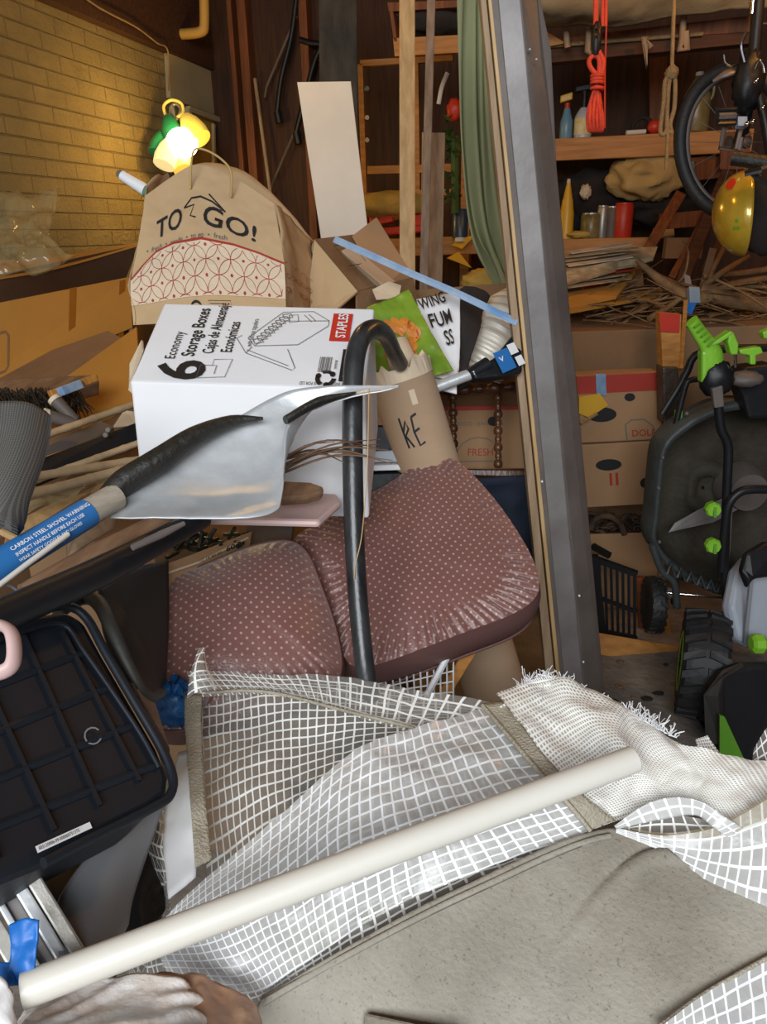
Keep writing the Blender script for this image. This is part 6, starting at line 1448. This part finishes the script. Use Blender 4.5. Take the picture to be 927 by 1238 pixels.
# small wheel and axle
def wheel(c, ax, r, w, t, lugs=22, hub=None, lugm='tyre', chev=True):
    ax = ax.normalized()
    pr = [(-w / 2, r * .55), (-w / 2, r * .86), (-w * .42, r * .95), (-w * .3, r * .97), (w * .3, r * .97), (w * .42, r * .95), (w / 2, r * .86), (w / 2, r * .55)]
    mk('tyre', lathe(pr, c, ax, 40), M['tyre'], t, smooth=False)
    n1 = ax.orthogonal().normalized(); n2 = ax.cross(n1); lg = []
    def at(a, tt, rr): return c + ax * tt + (n1 * math.cos(a) + n2 * math.sin(a)) * rr
    for i in range(lugs):
        a = 2 * math.pi * i / lugs; da = 2 * math.pi / lugs
        for sgn in (-1, 1):
            p = [at(a + da * .0, 0 + sgn * w * .04, r * .96), at(a + da * .45, 0 + sgn * w * .04, r * .96), at(a + da * .85, sgn * w * .5, r * .93), at(a + da * .35, sgn * w * .5, r * .93)]
            top = [at(a + da * .03, sgn * w * .05, r * 1.03), at(a + da * .40, sgn * w * .05, r * 1.03), at(a + da * .80, sgn * w * .5, r * 1.0), at(a + da * .38, sgn * w * .5, r * 1.0)]
            lg.append((p + top, [(0, 1, 5, 4), (1, 2, 6, 5), (2, 3, 7, 6), (3, 0, 4, 7), (4, 5, 6, 7), (3, 2, 1, 0)]))
    mk('tread_lugs', join(*lg), M['tyre'], t)
    mk('wheel_hub', lathe([(-w * .45, r * .56), (-w * .4, r * .3), (-w * .52, r * .12), (w * .52, r * .12), (w * .4, r * .3), (w * .45, r * .56)], c, ax, 24), M['blackp'], t)
axd = (HR * .98 - HF * .12).normalized()
sw = bpy.data.objects.new('front_wheel', None); COL.objects.link(sw); sw.parent = t; sw.location = V(792, 731, 2.3) - t.location
wheel(V(790, 731, 2.3), axd, .098, .05, sw, 18)
mk('axle', tube([V(798, 716, 2.28), V(880, 723, 2.22)], .005, 8), M['chrome'], sw, smooth=True)
mk('bolt', lathe([(0, .012), (.02, .012)], V(812, 706, 2.27), HR, 6), M['chrome'], sw); mk('bolt', lathe([(0, .012), (.02, .012)], V(812, 727, 2.27), HR, 6), M['chrome'], sw)
mk('bushing', lathe([(0, .022), (.04, .018), (.05, .012)], V(799, 717, 2.29), HR, 12), M['tin'], sw, smooth=True)
# big wheel + housings (snow thrower)
t = thing('snow_thrower', 'snow thrower with chunky tyre, grey housing and lime knob at right edge', 'machine', Vec((V(855, 880, 1.95).x, V(855, 880, 1.95).y, 0)))
wc = V(849, 803, 1.93)
wh = bpy.data.objects.new('drive_wheel', None); COL.objects.link(wh); wh.parent = t; wh.location = wc - t.location
wheel(wc, (HR * .93 - HF * .36).normalized(), .162, .125, wh, 20)
mk('green_rim', tube([wc + (-(HR * .93 - HF * .36).normalized()) * .060 + ((HR * .36 + HF * .93) * math.cos(a) + UP * math.sin(a)) * .088 for a in [i * math.pi / 12 for i in range(24)]], .005, 6, closed=True), M['green'], wh, smooth=True)
mk('grey_housing', slab([V(884, 735, 1.9), V(893, 690, 1.95), V(905, 675, 2.0), V(950, 668, 2.0), V(950, 790, 1.9), V(905, 783, 1.88), V(893, 775, 1.88)], .05), M['lightgrey'], t, bev=.015)
mk('housing_groove', slab([V(907, 700, 1.885), V(911, 702, 1.885), V(903, 780, 1.87), V(899, 778, 1.87)], .01), M['greyplastic'], t)
mk('dark_cap', slab([V(897, 690, 1.86), V(903, 668, 1.88), V(925, 655, 1.9), V(950, 652, 1.9), V(950, 695, 1.86), V(912, 700, 1.85), V(905, 712, 1.85)], .03), M['blackp'], t, bev=.012)
c = V(914, 778, 1.8)
mk('green_knob', lathe([(0, .018), (.006, .028), (.03, .028), (.036, .022)], c - CR * .015, CR, 8), M['green'], t)
mk('green_knob_stem', tube([c + CR * .015, c + CR * .07], .011, 8), M['green'], t)
mk('black_chute', slab([V(858, 832, 1.72), V(872, 812, 1.74), V(895, 803, 1.76), V(960, 800, 1.76), V(960, 960, 1.66), V(880, 960, 1.66), V(866, 900, 1.68)], .03), M['blackp'], t, bev=.01)
mk('chute_edge', slab([V(850, 840, 1.70), V(872, 810, 1.74), V(896, 800, 1.74), V(898, 806, 1.72), V(874, 820, 1.7), V(868, 842, 1.68), V(872, 900, 1.66), V(852, 900, 1.68)], .012), M['bin'], t, bev=.003)
mk('green_stripe', slab([V(870, 865, 1.64), V(876, 867, 1.64), V(905, 930, 1.64), V(882, 925, 1.64), V(870, 925, 1.64)], .006), M['greend'], t)
mk('black_base', hexa(V(875, 905, 1.72) - UP * .05, HR * .28, HF * .25, Vec((0, 0, -V(875, 905, 1.72).z + .06))), M['blackp'], t)

# ------------------------------------------------------------------ light
def lamp(nm, typ, loc, col, e, size=.1, sy=None, tgt=None):
    l = bpy.data.lights.new(nm, typ); l.energy = e; l.color = col
    if typ == 'AREA':
        l.shape = 'RECTANGLE'; l.size = size; l.size_y = sy or size
    else: l.shadow_soft_size = size
    o = bpy.data.objects.new(nm, l); COL.objects.link(o); o.location = loc
    if tgt is not None: o.rotation_euler = (tgt - Vec(loc)).to_track_quat('-Z', 'Y').to_euler()
    return o
lamp('doorway_daylight', 'AREA', (.15, -1.85, 2.35), (.93, .97, 1.0), 92, 2.2, 1.2, Vec((0.1, 1.3, .6)))
lamp('lamp_light', 'POINT', PX(197, 168, XL + .13), (1, .62, .16), 7, .04)
lamp('lamp_bulb_light', 'POINT', PX(224, 176, XL + .42), (1, .62, .16), 9, .05)
lamp('unseen_bulb', 'POINT', Vec((.75, 2.7, 2.4)), (1, .43, .09), 15, .05)  # unseen warm bulb, added to turn the shelf fronts orange
lamp('unseen_bulb_left', 'POINT', Vec((-1.2, 2.3, 2.45)), (1, .55, .12), 9, .05)  # unseen warm bulb, added for a general yellow on the bricks
w = bpy.data.worlds.new('world'); scn.world = w; w.use_nodes = True
bg = w.node_tree.nodes['Background']; bg.inputs[0].default_value = (.75, .85, 1, 1); bg.inputs[1].default_value = .45
vs_ = scn.view_settings; vs_.view_transform = 'Standard'; vs_.look = 'None'; vs_.gamma = 1; vs_.exposure = 0.42; vs_.use_curve_mapping = False
scn.cycles.transparent_max_bounces = 16
scn.cycles.max_bounces = 6
scn.cycles.sample_clamp_indirect = 4
